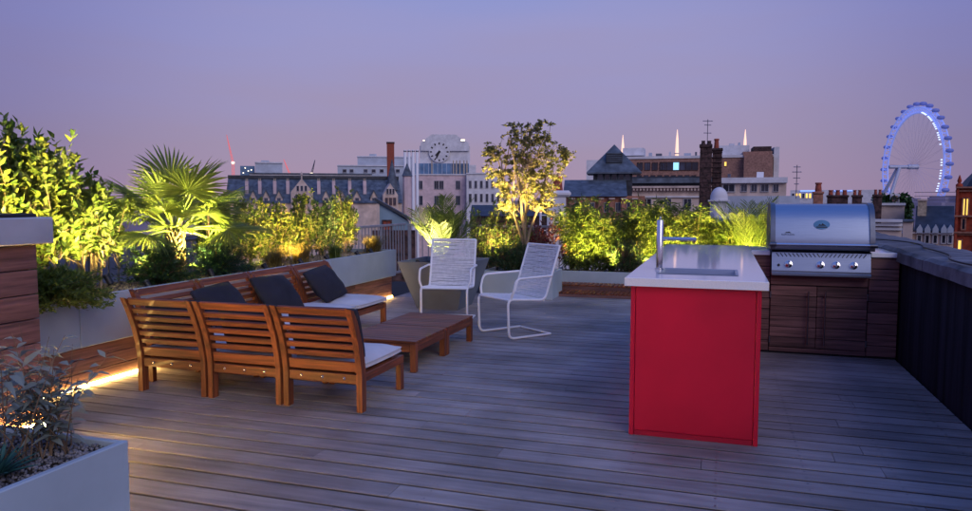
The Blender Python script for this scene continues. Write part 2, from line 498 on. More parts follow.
# ---- timber box with a metal cap at the near left
tb = E('timber_cabinet', 'dark timber clad cabinet with thick grey metal cap', 'cabinet', (-3.74, 2.2, 0))
zs = [.06 + .142 * i for i in range(9)]
clad(tb, -.032, 0, -1.4, .96, zs, 'y')
clad(tb, -1.2, -.034, .93, .96, zs, 'x')
g = MB(); g.box(-1.2, -.035, -1.4, .928, .02, 1.19); O('core', g, 'black', tb)
g = MB(); g.box(-1.2, .055, -1.4, 1.03, 1.20, 1.352, .006); cap = O('cap', g, 'cap_metal', tb)
g = MB()
for i in range(5):   # small maker's mark
    g.box(.055, .0562, .42 + i * .022, .437 + i * .022, 1.268 + (i % 2) * .006, 1.275 + (i % 2) * .006)
O('maker_mark', g, 'black', cap)
g = MB(); g.box(-1.15, .0, -1.35, .97, 1.353, 1.372, .003); O('top_board', g, 'black', tb)
g = MB(); g.box(.002, .016, -1.4, .95, .135, .165); O('light_strip', g, 'led_low', tb)

# ---- front planter
fp = E('planter', 'pale square planter topped with grey slate chippings, beside the timber cabinet', 'planter', (-2.22, 1.2, 0))
g = MB(); g.box(-.03, 0, -1.2, 1.04, .0, .5, .004); O('panel', g, 'panel', fp)
g = MB(); g.box(-1.3, -.031, 1.01, 1.04, .0, .498, .004); O('panel', g, 'panel', fp)
g = MB(); g.box(-1.3, -.031, -1.2, 1.009, 0, .468); O('soil', g, 'soil', fp)
gravel(fp, -1.3, -.035, -.9, 1.005, .475, 14000, .0095, 'gravel_grey')

# ---- right parapet wall
pw = E('parapet_wall', 'dark rendered parapet wall with rough concrete coping', 'wall', (1.55, 5, 0))
g = MB(); g.box(0, .45, -7, 7.6, -.1, .90, .01); O('wall', g, 'parapet', pw)
for i in range(9):
    a = -6.6 + i * 1.6
    g = MB(); n = 12
    for k in range(n):
        ya, yb = a + 1.59 * k / n, a + 1.59 * (k + 1) / n
    def cop_pts(t):
        wob = .005 * math.sin(t * 3.1) + .004 * math.sin(t * 11.3)
        return [(-.06 + wob, .90), (-.055 + wob, .985 + wob * .4), (-.02, 1.008 + wob), (.26, 1.022), (.50, 1.005 + wob), (.53, .97), (.53, .90)]
    v = []; f = []; m_ = 7
    for k in range(n + 1):
        t = a + 1.585 * k / n
        v += [(p[0], t, p[1]) for p in cop_pts(t)]
    for k in range(n):
        for q in range(m_): f.append((k * m_ + q, k * m_ + (q + 1) % m_, (k + 1) * m_ + (q + 1) % m_, (k + 1) * m_ + q))
    f.append(tuple(range(m_))); f.append(tuple(n * m_ + q for q in range(m_)))
    g.add(v, f); O('coping', g, 'coping', pw)
g = MB()
pts = [(.12 + .10 * math.sin(t * 1.7) + .05 * math.sin(t * 4.1), -2 + t, 1.030 + .004 * math.sin(t * 5)) for t in [i * .15 for i in range(56)]]
g.tube(pts, .007, 6)
O('cable', g, 'black', smooth=60, loc=(1.55, 5, 0), label='thin black cable lying along the concrete coping', cat='cable')

# ---- back planters and slatted steps
bp = E('planter', 'low pale planter behind the slatted wooden steps holding bamboo', 'planter', (-.6, 11.6, 0))
for a, b_ in ((-2.0, -.7), (-.695, .55), (.555, 2.1)):
    g = MB(); g.box(a, b_, -.13, -.10, 0, .315, .003); O('panel', g, 'panel', bp)
g = MB(); g.box(-2.0, -1.975, -.099, .62, 0, .312, .003); O('panel', g, 'panel', bp)
g = MB(); g.box(-1.974, 2.1, -.099, .62, 0, .265); O('soil', g, 'soil', bp)
gravel(bp, -1.95, 2.1, -.09, .6, .27, 1500, .017, 'gravel_beige')
hp = E('planter', 'pale rectangular planter holding the boxwood hedge and small tree', 'planter', (-2.88, 10.6, 0))
for a in ((-.52, .56, -.33, -.30), (-.52, .56, .30, .33)):
    g = MB(); g.box(a[0], a[1], a[2], a[3], 0, .40, .003); O('panel', g, 'panel', hp)
for a in (-.52, .53):
    g = MB(); g.box(a + .001, a + .029, -.299, .299, 0, .398, .003); O('panel', g, 'panel', hp)
g = MB(); g.box(-.49, .529, -.298, .298, .01, .355); O('soil', g, 'soil', hp)
for (ya, yb, z, lab) in ((10.70, 11.06, .065, 'lower of two slatted hardwood steps before the bamboo planter'), (11.075, 11.44, .14, 'upper of two slatted hardwood steps against the bamboo planter')):
    st = E('slatted_step', lab, 'step', (-.6, (ya + yb) / 2, 0))
    hy = (yb - ya) / 2
    for (p, q) in ((-hy, -hy + .03), (hy - .03, hy)):
        g = MB(); g.box(-2.0, 1.0, p, q, 0, z - .022, .002); O('frame', g, 'clad_x', st)
    for k in range(46):
        xx = -2.0 + k * .0652
        g = MB(); g.box(xx, xx + .05, -hy - .006, hy + .004, z - .022, z, .002); O('slat', g, 'teak_y', st)

# ---- picket railings
def railing(name, lab, p0, p1, ztop, zbot, n):
    a, b_ = Vector(p0), Vector(p1)
    L_ = (b_ - a).length
    t = E(name, lab, 'railing', p0, math.atan2(b_.y - a.y, b_.x - a.x))
    for z in (ztop, zbot):
        g = MB(); g.box(0, L_, -.02, .02, z - .02, z + .02, .004); O('rail', g, 'rail', t)
    g = MB(); g.box(-.007, .007, -.007, .007, zbot, ztop - .02); me = g.mesh('picket')
    for i in range(n):
        O('picket', me, 'rail', t, ((i + .5) * L_ / n, 0, 0))
    g = MB(); g.box(-.022, .022, -.022, .022, -.1, ztop - .021, .003); me = g.mesh('post')
    for i in range(int(L_ / 1.7) + 1):
        O('post', me, 'rail', t, (min(L_, i * 1.7 + .03), 0, 0))
    return t
railing('railing', 'pale picket railing behind the palm and long planter', (-5.68, 3.0, 0), (-5.68, 12.55, 0), 1.0, .12, 80)
railing('railing', 'pale picket railing behind the bamboo and pot palm', (-5.64, 12.58, 0), (1.5, 12.58, 0), .98, .12, 60)

# ================================================================ furniture
def curved_stile(x, wd=.042):
    """swept back post: leg below, backrest above (local y: front +)"""
    pr = [(0, 0.0), (0, .26), (-.015, .36), (-.05, .50), (-.105, .64), (-.15, .735)]
    d_ = [.062, .066, .064, .06, .055, .05]
    poly = [(p[0] - .0, p[1]) for p in pr] + [(pr[i][0] + d_[i], pr[i][1] - (.02 if i == len(pr) - 1 else 0)) for i in range(len(pr) - 1, -1, -1)]
    g = MB(); g.prism(poly, x - wd / 2, x + wd / 2, 'x'); return g
def back_y(z):
    zz = [0, .26, .36, .50, .64, .735]; yy = [0, 0, -.015, -.05, -.105, -.15]
    return float(np.interp(z, zz, yy))
def sofa_section(W, D_):
    t = E('sofa_section', 'x', 'sofa', (0, 0, 0), 0)
    hw = W / 2 - .024
    for s_ in (-1, 1):
        O('back_post', curved_stile(s_ * hw), 'teak_z', t)
        g = MB(); g.box(s_ * hw - .021, s_ * hw + .021, D_ - .062, D_, 0, .20, .004); O('leg', g, 'teak_z', t)
        g = MB(); g.box(s_ * hw - .0205, s_ * hw + .0205, .064, D_ - .001, .202, .262, .004); O('side_rail', g, 'teak_y', t)
    lv = [(.675, .733), (.612, .652), (.552, .592), (.492, .532), (.432, .472), (.372, .412)]
    for a, b_ in lv + [(.275, .345)]:
        zc = (a + b_) / 2
        g = MB()
        ang = math.atan2(back_y(b_) - back_y(a), b_ - a)
        M = Matrix.Translation((0, back_y(zc) + .028, zc)) @ Matrix.Rotation(-ang, 4, 'X')
        g.box(-hw + .022, hw - .022, -.011, .011, -(b_ - a) / 2, (b_ - a) / 2, .004, M)
        O('slat', g, 'teak_x', t)
    g = MB(); g.box(-hw + .022, hw - .022, .012, .05, .19, .258, .004); lr = O('seat_rail', g, 'teak_x', t)
    for k in (-1, 0, 1):
        g = MB(); g.lathe([(.011, 0), (.011, .003), (.006, .006)], 10, M=Matrix.Translation((k * W * .27, .012, .226)) @ Matrix.Rotation(R(90), 4, 'X'))
        O('bolt', g, 'chrome', lr, smooth=40)
    g = MB(); g.box(-hw + .022, hw - .022, D_ - .05, D_ - .012, .195, .258, .004); O('seat_rail', g, 'teak_x', t)
    for k in range(7):
        yy = .085 + k * (D_ - .16) / 6.6
        g = MB(); g.box(-hw + .022, hw - .022, yy, yy + .06, .238, .259, .003); O('seat_slat', g, 'teak_x', t)
    return t
def soft_box(x0, x1, y0, y1, z0, z1, puff, seed, nx=12, ny=12, tilt=None):
    """seat pad / pillow: a rounded slab with a seam line"""
    rr = random.Random(seed)
    g = MB(); v = []; f = []
    ph = [rr.uniform(0, 6.28) for _ in range(6)]
    def top(u, w_):
        e = (1 - abs(2 * u - 1) ** 6) * (1 - abs(2 * w_ - 1) ** 6)
        wr = .10 * math.sin(7 * u + ph[0]) * math.sin(6 * w_ + ph[1]) + .06 * math.sin(15 * u + 9 * w_ + ph[2])
        return e * (1 + wr)
    for side in (1, -1):
        for i in range(nx + 1):
            for j in range(ny + 1):
                u, w_ = i / nx, j / ny
                # round plan corners
                cu, cw = 2 * u - 1, 2 * w_ - 1
                k = 1 - .035 * (abs(cu) ** 4) * (abs(cw) ** 4)
                zc, hz = (z0 + z1) / 2, (z1 - z0) / 2
                edge = .42
                z = zc + side * hz * (edge + (1 - edge) * top(u, w_)) + side * puff * top(u, w_) * (1 - (cu * cu + cw * cw) / 2)
                x = (x0 + x1) / 2 + cu * k * (x1 - x0) / 2
                y_ = (y0 + y1) / 2 + cw * k * (y1 - y0) / 2
                v.append((x, y_, z))
    n1 = (nx + 1) * (ny + 1)
    for sd_ in (0, 1):
        for i in range(nx):
            for j in range(ny):
                a = sd_ * n1 + i * (ny + 1) + j
                f.append((a, a + 1, a + ny + 2, a + ny + 1))
    ring = [i * (ny + 1) for i in range(nx + 1)] + [nx * (ny + 1) + j for j in range(1, ny + 1)] + [i * (ny + 1) + ny for i in range(nx - 1, -1, -1)] + [j for j in range(ny - 1, 0, -1)]
    for i in range(len(ring)):
        a, b_ = ring[i], ring[(i + 1) % len(ring)]
        f.append((a, b_, n1 + b_, n1 + a))
    g.add(v, f, tilt)
    return g
def piping(o, x0, x1, y0, y1, z, m):
    cx2, cy2, hx, hy = (x0 + x1) / 2, (y0 + y1) / 2, (x1 - x0) / 2, (y1 - y0) / 2
    pts = []
    for k in range(48):
        # walk round the plan outline used by soft_box
        t = k / 48 * 4; e = int(t); f_ = (t - e) * 2 - 1
        cu, cw = ((f_, -1), (1, f_), (-f_, 1), (-1, -f_))[e]
        q = 1 - .035 * (abs(cu) ** 4) * (abs(cw) ** 4)
        pts.append((cx2 + cu * q * (hx + .002), cy2 + cw * q * (hy + .002), z))
    for dz in (-1, 1):
        g = MB(); g.tube([(a, b_, c + dz * .014) for a, b_, c in pts], .0045, 5, closed=True)
        O('piping', g, m, o, smooth=60)
SA = sofa_section(.625, .69)
SB = None
names_a = ['wooden sofa section tucked into the corner beside the long planter, back slatted',
           'slatted wooden sofa section in the middle of the free-standing row',
           'slatted wooden sofa section at the open end of the free-standing row, its side exposed']
xa = [-3.895, -3.255, -2.615]
for i, x in enumerate(xa):
    t = SA if i == 0 else dup(SA, (0, 0, 0))
    t.location = (x, 4.36, 0); t['label'] = names_a[i]; t['group'] = 'sofa sections with backs to the open deck'
    cu = soft_box(-.295, .295, .075, .70, 0, .085, .012, i)
    o_ = O('seat_cushion', cu, 'cushion', loc=(x, 4.36, .264), smooth=50, label=['white seat cushion on the corner sofa section', 'white seat cushion on the middle section of the free-standing row', 'white seat cushion on the exposed end section nearest the coffee tables'][i], cat='cushion', group='white sofa cushions')
    piping(o_, -.295, .295, .075, .70, .0425, 'cushion')
SB = sofa_section(.745, .66)
yb = [4.98, 5.74, 6.50, 7.26]
names_b = ['wooden sofa section against the long planter, hidden in the sofa corner', 'wooden sofa section against the long planter, second from the sofa corner',
           'wooden sofa section against the long planter, third from the sofa corner', 'wooden sofa section ending the row against the planter, bare white cushion showing']
BXL = -4.36
for i, y in enumerate(yb):
    t = SB if i == 0 else dup(SB, (0, 0, 0))
    t.location = (BXL, y, 0); t.rotation_euler = (0, 0, R(-90)); t['label'] = names_b[i]; t['group'] = 'sofa sections along the planter'
    cu = soft_box(-.36, .36, .07, .69, 0, .09, .012, 20 + i)
    o_ = O('seat_cushion', cu, 'cushion', loc=(BXL, y, .264), rz=R(-90), smooth=50, label='white seat cushion on the planter row, ' + ['in the sofa corner', 'behind the first charcoal pillow', 'between two charcoal pillows', 'at the far open end'][i], cat='cushion', group='white sofa cushions')
    piping(o_, -.36, .36, .07, .69, .045, 'cushion')
# charcoal pillows leaning on the backs of the planter row
for i, (y, tw, lab) in enumerate(((5.32, 4, 'charcoal scatter pillow closest to the sofa corner'), (6.14, -3, 'charcoal scatter pillow in the middle of three'), (7.06, 6, 'charcoal scatter pillow tilted at the open end of the planter row'))):
    M = Matrix.Rotation(R(50), 4, 'Y') @ Matrix.Rotation(R(tw), 4, 'Z')
    g = soft_box(-.21, .21, -.27, .27, -.03, .03, .075, 40 + i, 14, 14)
    o = O('pillow', g, 'charcoal', loc=(BXL + .2, y, .53), smooth=50, label=lab, cat='pillow', group='charcoal pillows')
    o.rotation_euler = (M.to_euler())
for i, (x, lab) in enumerate(((-3.9, 'charcoal back pillow behind the slats of the corner sofa section'), (-3.25, 'charcoal back pillow behind the slats of the middle section'), (-2.64, 'charcoal back pillow behind the slats of the exposed end section'))):
    g = soft_box(-.27, .27, -.20, .20, -.03, .03, .06, 60 + i, 12, 12)
    o = O('pillow', g, 'charcoal', loc=(x, 4.36 + .12, .512), smooth=50, label=lab, cat='pillow', group='charcoal pillows')
    o.rotation_euler = (R(108), 0, R((2, -2, 3)[i]))
# coffee tables
def coffee_table(W, D_, H_):
    t = E('coffee_table', 'x', 'table')
    for sx in (-1, 1):
        for sy in (-1, 1):
            g = MB(); cx_, cy2 = sx * (W / 2 - .028), sy * (D_ / 2 - .028)
            g.box(cx_ - .027, cx_ + .027, cy2 - .027, cy2 + .027, 0, H_ - .024, .004); O('leg', g, 'teak_z', t)
        g = MB(); xx = sx * (W / 2 - .018); g.box(xx - .014, xx + .014, -D_ / 2 + .057, D_ / 2 - .057, H_ - .095, H_ - .025, .003); O('apron', g, 'teak_y', t)
    for sy in (-1, 1):
        g = MB(); yy = sy * (D_ / 2 - .018); g.box(-W / 2 + .057, W / 2 - .057, yy - .014, yy + .014, H_ - .095, H_ - .025, .003); O('apron', g, 'teak_x', t)
    n = 9
    for k in range(n):
        p = D_ / n
        g = MB(); g.box(-W / 2, W / 2, -D_ / 2 + k * p + .003, -D_ / 2 + (k + 1) * p - .003, H_ - .022, H_, .003); O('slat', g, 'teak_x', t)
    return t
ct = coffee_table(.70, .73, .265)
ct.location = (-2.77, 5.90, 0); ct['label'] = 'low slatted hardwood coffee table next to the sofa row'; ct['group'] = 'coffee tables'
dup(ct, (-2.77, 6.645, 0), 0, 'low slatted hardwood coffee table beside the white chairs')

# cantilever chairs with cord weave
def fillet(pts, r, n=5):
    P_ = [Vector(p) for p in pts]; o = [P_[0]]
    for i in range(1, len(P_) - 1):
        a, b_, c = P_[i - 1], P_[i], P_[i + 1]
        u, v = (a - b_), (c - b_)
        rr = min(r, u.length * .45, v.length * .45)
        p0, p1 = b_ + u.normalized() * rr, b_ + v.normalized() * rr
        for k in range(n + 1):
            t = k / n
            o.append(p0 * (1 - t) ** 2 + b_ * 2 * t * (1 - t) + p1 * t * t)
    o.append(P_[-1]); return o
def cord_chair():
    t = E('garden_chair', 'x', 'chair')
    hw = .275; r_ = .0135
    side = lambda x: [(x, .28, .0145), (x, -.27, .0145), (x, -.285, .425), (x, .20, .385), (x, .40, .955)]
    for s_ in (-1, 1):
        g = MB(); g.tube(fillet(side(s_ * hw), .07), r_, 8); O('side_frame', g, 'white_metal', t, smooth=60)
        x = s_ * (hw + .03)
        g = MB(); g.tube(fillet([(s_ * hw, .295, .645), (x, .27, .645), (x, -.20, .635), (x, -.235, .50), (s_ * hw, -.245, .425)], .06), .0125, 8); O('armrest', g, 'white_metal', t, smooth=60)
    for (y_, z) in ((.28, .0145), (.40, .955), (.19, .385), (-.27, .415)):
        g = MB(); g.tube([(-hw, y_, z), (hw, y_, z)], .012, 8); O('crossbar', g, 'white_metal', t, smooth=60)
    path = fillet([(0, -.27, .43), (0, .20, .392), (0, .395, .945)], .06, 6)
    # walk the path and lay cords
    d_ = [0]
    for a, b_ in zip(path[:-1], path[1:]): d_.append(d_[-1] + (b_ - a).length)
    g1, g2 = MB(), MB(); s_ = .012
    seat_end = d_[1] + .02
    rr = random.Random(3)
    while s_ < d_[-1]:
        for i in range(len(d_) - 1):
            if d_[i] <= s_ <= d_[i + 1]:
                p = path[i].lerp(path[i + 1], (s_ - d_[i]) / (d_[i + 1] - d_[i])); break
        sag = .012
        wob = [rr.uniform(-.003, .003) for _ in range(5)]
        pts = [(-hw + 2 * hw * k / 4, p.y + wob[k] + (sag * (1 - (k / 2 - 1) ** 2) if s_ > .45 else 0), p.z + wob[4 - k] - (sag * (1 - (k / 2 - 1) ** 2) if s_ <= .45 else 0)) for k in range(5)]
        (g1 if s_ <= .45 else g2).tube(pts, .0055, 5)
        s_ += .0125
    O('seat_cords', g1, 'cord', t, smooth=60); O('back_cords', g2, 'cord', t, smooth=60)
    return t
ch = cord_chair()
ch.location = (-2.12, 7.52, 0); ch.rotation_euler = (0, 0, R(-38)); ch['label'] = 'white cord garden chair on looped cantilever base, standing clear on the deck'; ch['group'] = 'white cord chairs'
dup(ch, (-3.13, 8.16, 0), R(10), 'white cord garden chair in front of the tapered grey pot')

# ---- tapered grey pot
pot = E('tapered_pot', 'large tapered square grey pot holding the spiky palm', 'pot', (-3.58, 9.2, 0))
def frustum(g, b0, b1, z0, z1, M=None):
    v = [(-b0, -b0, z0), (b0, -b0, z0), (b0, b0, z0), (-b0, b0, z0), (-b1, -b1, z1), (b1, -b1, z1), (b1, b1, z1), (-b1, b1, z1)]
    return g.add(v, [(0, 1, 2, 3), (4, 5, 6, 7), (0, 1, 5, 4), (1, 2, 6, 5), (2, 3, 7, 6), (3, 0, 4, 7)], M)
g = MB()
b0, b1, b2 = .29, .485, .455
v = []
for b_, z in ((b0, 0), (b1, .64), (b2, .64), (b2 - .02, .56)):
    v += [(-b_, -b_, z), (b_, -b_, z), (b_, b_, z), (-b_, b_, z)]
f = [(0, 1, 2, 3)]
for k in range(3):
    for q in range(4): f.append((k * 4 + q, k * 4 + (q + 1) % 4, k * 4 + 4 + (q + 1) % 4, k * 4 + 4 + q))
f.append((12, 13, 14, 15))
g.add(v, f); O('body', g, 'panel_grey', pot)
g = MB(); g.box(-.43, .43, -.43, .43, .5605, .58); O('soil', g, 'soil', pot)

# ================================================================ kitchen: island, cabinet run, grill
IX0, IX1, IY0, IY1 = -.52, .23, 4.47, 7.90
isl = E('kitchen_island', 'glossy red kitchen island with white stone worktop', 'kitchen island', (-.145, 4.47, 0))
lx0, lx1, ld = IX0 + .145, IX1 + .145, IY1 - IY0
g = MB(); g.box(lx0 + .03, lx1 - .03, .0, .018, .035, .928, .0025); O('front_panel', g, 'red_panel', isl)
for a, b_ in ((lx0, lx0 + .028), (lx1 - .028, lx1)):
    g = MB(); g.box(a, b_, -.002, ld, .0, .929, .0025); O('side_panel', g, 'red_panel', isl)
g = MB(); g.box(lx0 + .03, lx1 - .03, .004, .02, .0, .033, .002); O('plinth', g, 'red_dark', isl)
g = MB(); g.box(lx0 + .03, lx1 - .03, ld - .02, ld, 0, .928); O('end_panel', g, 'red_panel', isl)
# worktop with the sink cut-out
wx0, wx1, wy0, wy1, wz0, wz1 = lx0 - .035, lx1 + .035, -.04, ld + .03, .931, .982
hx0, hx1, hy0, hy1 = -.225, .235, .27, .63
v = []
ou = [(wx0, wy0), (wx1, wy0), (wx1, wy1), (wx0, wy1)]; inn = [(hx0, hy0), (hx1, hy0), (hx1, hy1), (hx0, hy1)]
c = .004
oc = [(wx0 + c, wy0 + c), (wx1 - c, wy0 + c), (wx1 - c, wy1 - c), (wx0 + c, wy1 - c)]
v += [(p[0], p[1], wz0) for p in ou] + [(p[0], p[1], wz1 - c) for p in ou] + [(p[0], p[1], wz1) for p in oc] + [(p[0], p[1], wz1) for p in inn] + [(p[0], p[1], wz0) for p in inn]
f = []
for q in range(4):
    n_ = (q + 1) % 4
    for k in range(4): f.append((k * 4 + q, k * 4 + n_, k * 4 + 4 + n_, k * 4 + 4 + q))
    f.append((16 + q, 16 + n_, n_, q))
g = MB(); g.add(v, f); wt = O('worktop', g, 'quartz', isl)
# sink
g = MB(); d0 = .006
v = []
for (e, z) in ((.016, .9855), (-.002, .9855), (-.004, .975), (-.03, .80), (-.05, .79)):
    v += [(hx0 - e, hy0 - e, z), (hx1 + e, hy0 - e, z), (hx1 + e, hy1 + e, z), (hx0 - e, hy1 + e, z)]
f = []
for k in range(4):
    for q in range(4): f.append((k * 4 + q, k * 4 + (q + 1) % 4, k * 4 + 4 + (q + 1) % 4, k * 4 + 4 + q))
f.append((16, 17, 18, 19)); g.add(v, f)
sk = O('sink', g, 'steel', wt)
g = MB(); g.lathe([(.035, .792), (.03, .795), (.01, .794)], 16, ((hx0 + hx1) / 2, (hy0 + hy1) / 2, 0)); O('drain', g, 'steel_dark', sk, smooth=40)
# tap
tp = E('tap', 'tall round brushed steel tap beside the sink with straight spout', 'tap', (-.345, 4.80, .9865))
tp.location.y = 5.0; tp.location.x = -.395
g = MB(); g.lathe([(.032, 0), (.032, .006), (.022, .007), (.022, .325), (.019, .33)], 20); O('pillar', g, 'chrome', tp, smooth=40)
g = MB(); g.tube([(.019, 0, .205), (.235, 0, .205)], .011, 12); g.tube([(.222, 0, .2), (.222, 0, .183)], .008, 10); O('spout', g, 'chrome', tp, smooth=40)
g = MB(); g.tube([(0, -.01, .337), (0, .035, .345)], .006, 8); O('lever', g, 'chrome', tp, smooth=40)

cab = E('kitchen_cabinet', 'timber clad outdoor kitchen cabinet with double doors under the grill', 'cabinet', (.86, 7.33, 0))
CX0, CX1 = .26 - .86, 1.53 - .86
D0, D1, DM = .45 - .86, 1.28 - .86, .855 - .86
zs = [.02 + i * .1005 for i in range(10)]
zs[-1] = .925
clad(cab, CX0, D0 - .004, 0, .022, zs, 'x')
clad(cab, D1 + .004, CX1, 0, .022, zs, 'x')
g = MB(); g.box(D0, D1, 0, .022, .655, .745, .003); O('board', g, 'clad_x', cab)
g = MB(); g.box(D0, D1, 0, .022, .02, .058, .003); O('board', g, 'clad_x', cab)
g = MB(); g.box(CX0, CX1, .023, .60, 0, .93); O('carcass', g, 'black', cab)
dz = [.062, .158, .256, .354, .452, .550, .648]
for k, (a, b_) in enumerate(((D0 + .003, DM - .002), (DM + .002, D1 - .003))):
    door = E('door', None, None); door.parent = cab
    for i in range(6):
        g = MB(); g.box(a, b_, -.003, .021, dz[i] + .002, dz[i + 1] - .002, .003); O('board', g, 'clad_x', door)
    hx = b_ - .075 if k == 0 else a + .065
    g = MB(); g.tube([(hx, -.04, .10), (hx, -.04, .60)], .0075, 10)
    for z in (.14, .56): g.tube([(hx, -.04, z), (hx, -.002, z)], .006, 8)
    O('handle', g, 'steel_dark', door, smooth=40)
    ex = a if k == 0 else b_
    for z in (.13, .56):
        g = MB(); g.box(ex - .006, ex + .006, -.012, -.0035, z - .03, z + .03, .002); O('hinge', g, 'steel_dark', door)
for a, b_ in ((CX0 + .012, D0 - .012), (D1 + .012, CX1 + .015)):
    g = MB(); g.box(a, b_, -.02, .62, .931, .975, .004); O('worktop', g, 'quartz', cab)
# grill head
gr = E('barbecue_grill', 'built-in stainless steel gas barbecue with closed hood', 'grill', (.865, 7.30, .75))
gw = .415
g = MB(); g.prism([(-.06, .0), (-.075, .02), (-.075, .05), (-.04, .215), (0, .235), (.55, .235), (.55, .0)], -gw, gw, 'x'); O('fire_box', g, 'steel', gr)
g = MB(); g.box(-gw - .004, gw + .004, -.095, -.074, .004, .03, .004); O('drip_lip', g, 'steel', gr)
Mp = Matrix.Translation((0, -.0575, .1325)) @ Matrix.Rotation(R(90) + math.atan2(.035, .165), 4, 'X')
def on_panel(x, u):     # a point on the sloping control panel (u up the slope)
    a = math.atan2(.035, .165)
    return Vector((x, -.0575 + u * math.sin(a), .1325 + u * math.cos(a)))
nrm = Vector((0, -math.cos(math.atan2(.035, .165)), math.sin(math.atan2(.035, .165))))
for k, x in enumerate((-.27, .0, .13, .275)):
    q = nrm.to_track_quat('Z', 'Y').to_matrix().to_4x4()
    M = Matrix.Translation(on_panel(x, -.025)) @ q
    g = MB(); g.lathe([(.034, .0), (.034, .006), (.027, .008), (.025, .034), (.02, .038)], 18, M=M); kn = O('knob', g, 'chrome', gr, smooth=40)
    g = MB(); g.box(-.005, .005, -.022, .022, .036, .046, .002, M); O('grip', g, 'steel_dark', kn)
g = MB(); g.lathe([(.012, 0), (.012, .01), (.008, .012)], 12, M=Matrix.Translation(on_panel(-.355, -.035)) @ nrm.to_track_quat('Z', 'Y').to_matrix().to_4x4()); O('igniter', g, 'black', gr, smooth=40)
me = None
for k in range(22):      # slanted vent slots mirrored about the middle
    x = -.365 + k * .73 / 21
    sg = 1 if x < 0 else -1
    p0, p1 = on_panel(x - sg * .012, .078), on_panel(x + sg * .012, .045)
    g = MB(); g.bar(p0 + nrm * .0005, p1 + nrm * .0005, .008, .003, .0, up=tuple(nrm)); O('vent_slot', g, 'black', gr)
# hood
hood = [(-.10, .255), (-.105, .30), (-.095, .36), (-.045, .52), (.0, .60), (.06, .645), (.14, .662), (.40, .662), (.52, .60), (.545, .45), (.545, .245), (-.09, .245)]
g = MB(); g.prism(hood, -gw + .02, gw - .02, 'x'); hd = O('hood', g, 'steel', gr, smooth=35)
big = [(p[0] + (-.014 if p[0] < .2 else .01), p[1] + (.012 if p[1] > .3 else -.004)) for p in hood]
for a, b_ in ((-gw - .02, -gw + .022), (gw - .022, gw + .02)):
    g = MB(); g.prism(big, a, b_, 'x'); O('end_cap', g, 'steel_dark', hd, smooth=35)
g = MB(); g.tube([(-gw + .0, -.155, .295), (gw - .0, -.155, .295)], .014, 12); hn = O('handle', g, 'chrome', hd, smooth=40)
for x in (-gw + .0, gw - .0):
    g = MB(); g.bar((x, -.155, .295), (x, -.10, .30), .03, .035, .006); g.lathe([(.02, -.03), (.02, .03)], 12, M=Matrix.Translation((x, -.155, .295)) @ Matrix.Rotation(R(90), 4, 'Y')); O('handle_mount', g, 'steel_dark', hn, smooth=40)
# emblem: oval plate with a mark, and the small name below left
def hood_pt(x, t):
    a, b_ = Vector((x, -.095, .36)), Vector((x, -.045, .52))
    return a.lerp(b_, t)
hn_ = Vector((0, -.16, .05)).normalized()
Q = hn_.to_track_quat('Z', 'Y').to_matrix().to_4x4()
def face_M(p): 
    z = hn_; x = Vector((1, 0, 0)); y_ = z.cross(x)
    return Matrix(((x.x, y_.x, z.x, p.x), (x.y, y_.y, z.y, p.y), (x.z, y_.z, z.z, p.z), (0, 0, 0, 1)))
g = MB(); M = face_M(hood_pt(.0, .72)); n = 28
v = [(.068 * math.cos(6.2832 * k / n), .043 * math.sin(6.2832 * k / n), z) for z in (0, .006) for k in range(n)]
g.add(v, [tuple(range(n)), tuple(range(n, 2 * n))] + [(k, (k + 1) % n, n + (k + 1) % n, n + k) for k in range(n)], M)
mat('emblem_blue', (0.10, 0.24, 0.36), 0.3, .5, .1)
em = O('emblem', g, 'emblem_blue', hd, smooth=40)
g = MB()
for (a, b_, h_) in ((-.034, .0, .018), (-.012, .026, .026), (.008, .036, .014)):
    g.prism([(a, -.012), (b_, -.012), ((a + b_) / 2, -.012 + h_)], .0062, .0075, 'z', M)
g.box(-.045, .045, -.03, -.019, .0062, .0075, 0, M)
O('emblem_mark', g, 'black', em)
def text_mesh(s, size, ext=.0008):
    cu = bpy.data.curves.new('lettering', 'FONT'); cu.body = s; cu.size = size; cu.extrude = ext; cu.align_x = 'CENTER'
    o = bpy.data.objects.new('lettering', cu); col.objects.link(o)
    dg = bpy.context.evaluated_depsgraph_get()
    me = bpy.data.meshes.new_from_object(o.evaluated_get(dg))
    bpy.data.objects.remove(o)
    return me
me = text_mesh('NAPOLEON', .021); me.materials.clear()
lo = O('lettering', me, 'black', hd); lo.matrix_local = face_M(hood_pt(-.285, .10)) @ Matrix.Translation((0, 0, .0015))
g = MB(); M = face_M(hood_pt(-.285, .10)); g.prism([(-.03, .022), (.03, .022), (.008, .036), (-.005, .03), (-.012, .034)], .0005, .002, 'z', M); O('lettering', g, 'black', hd)

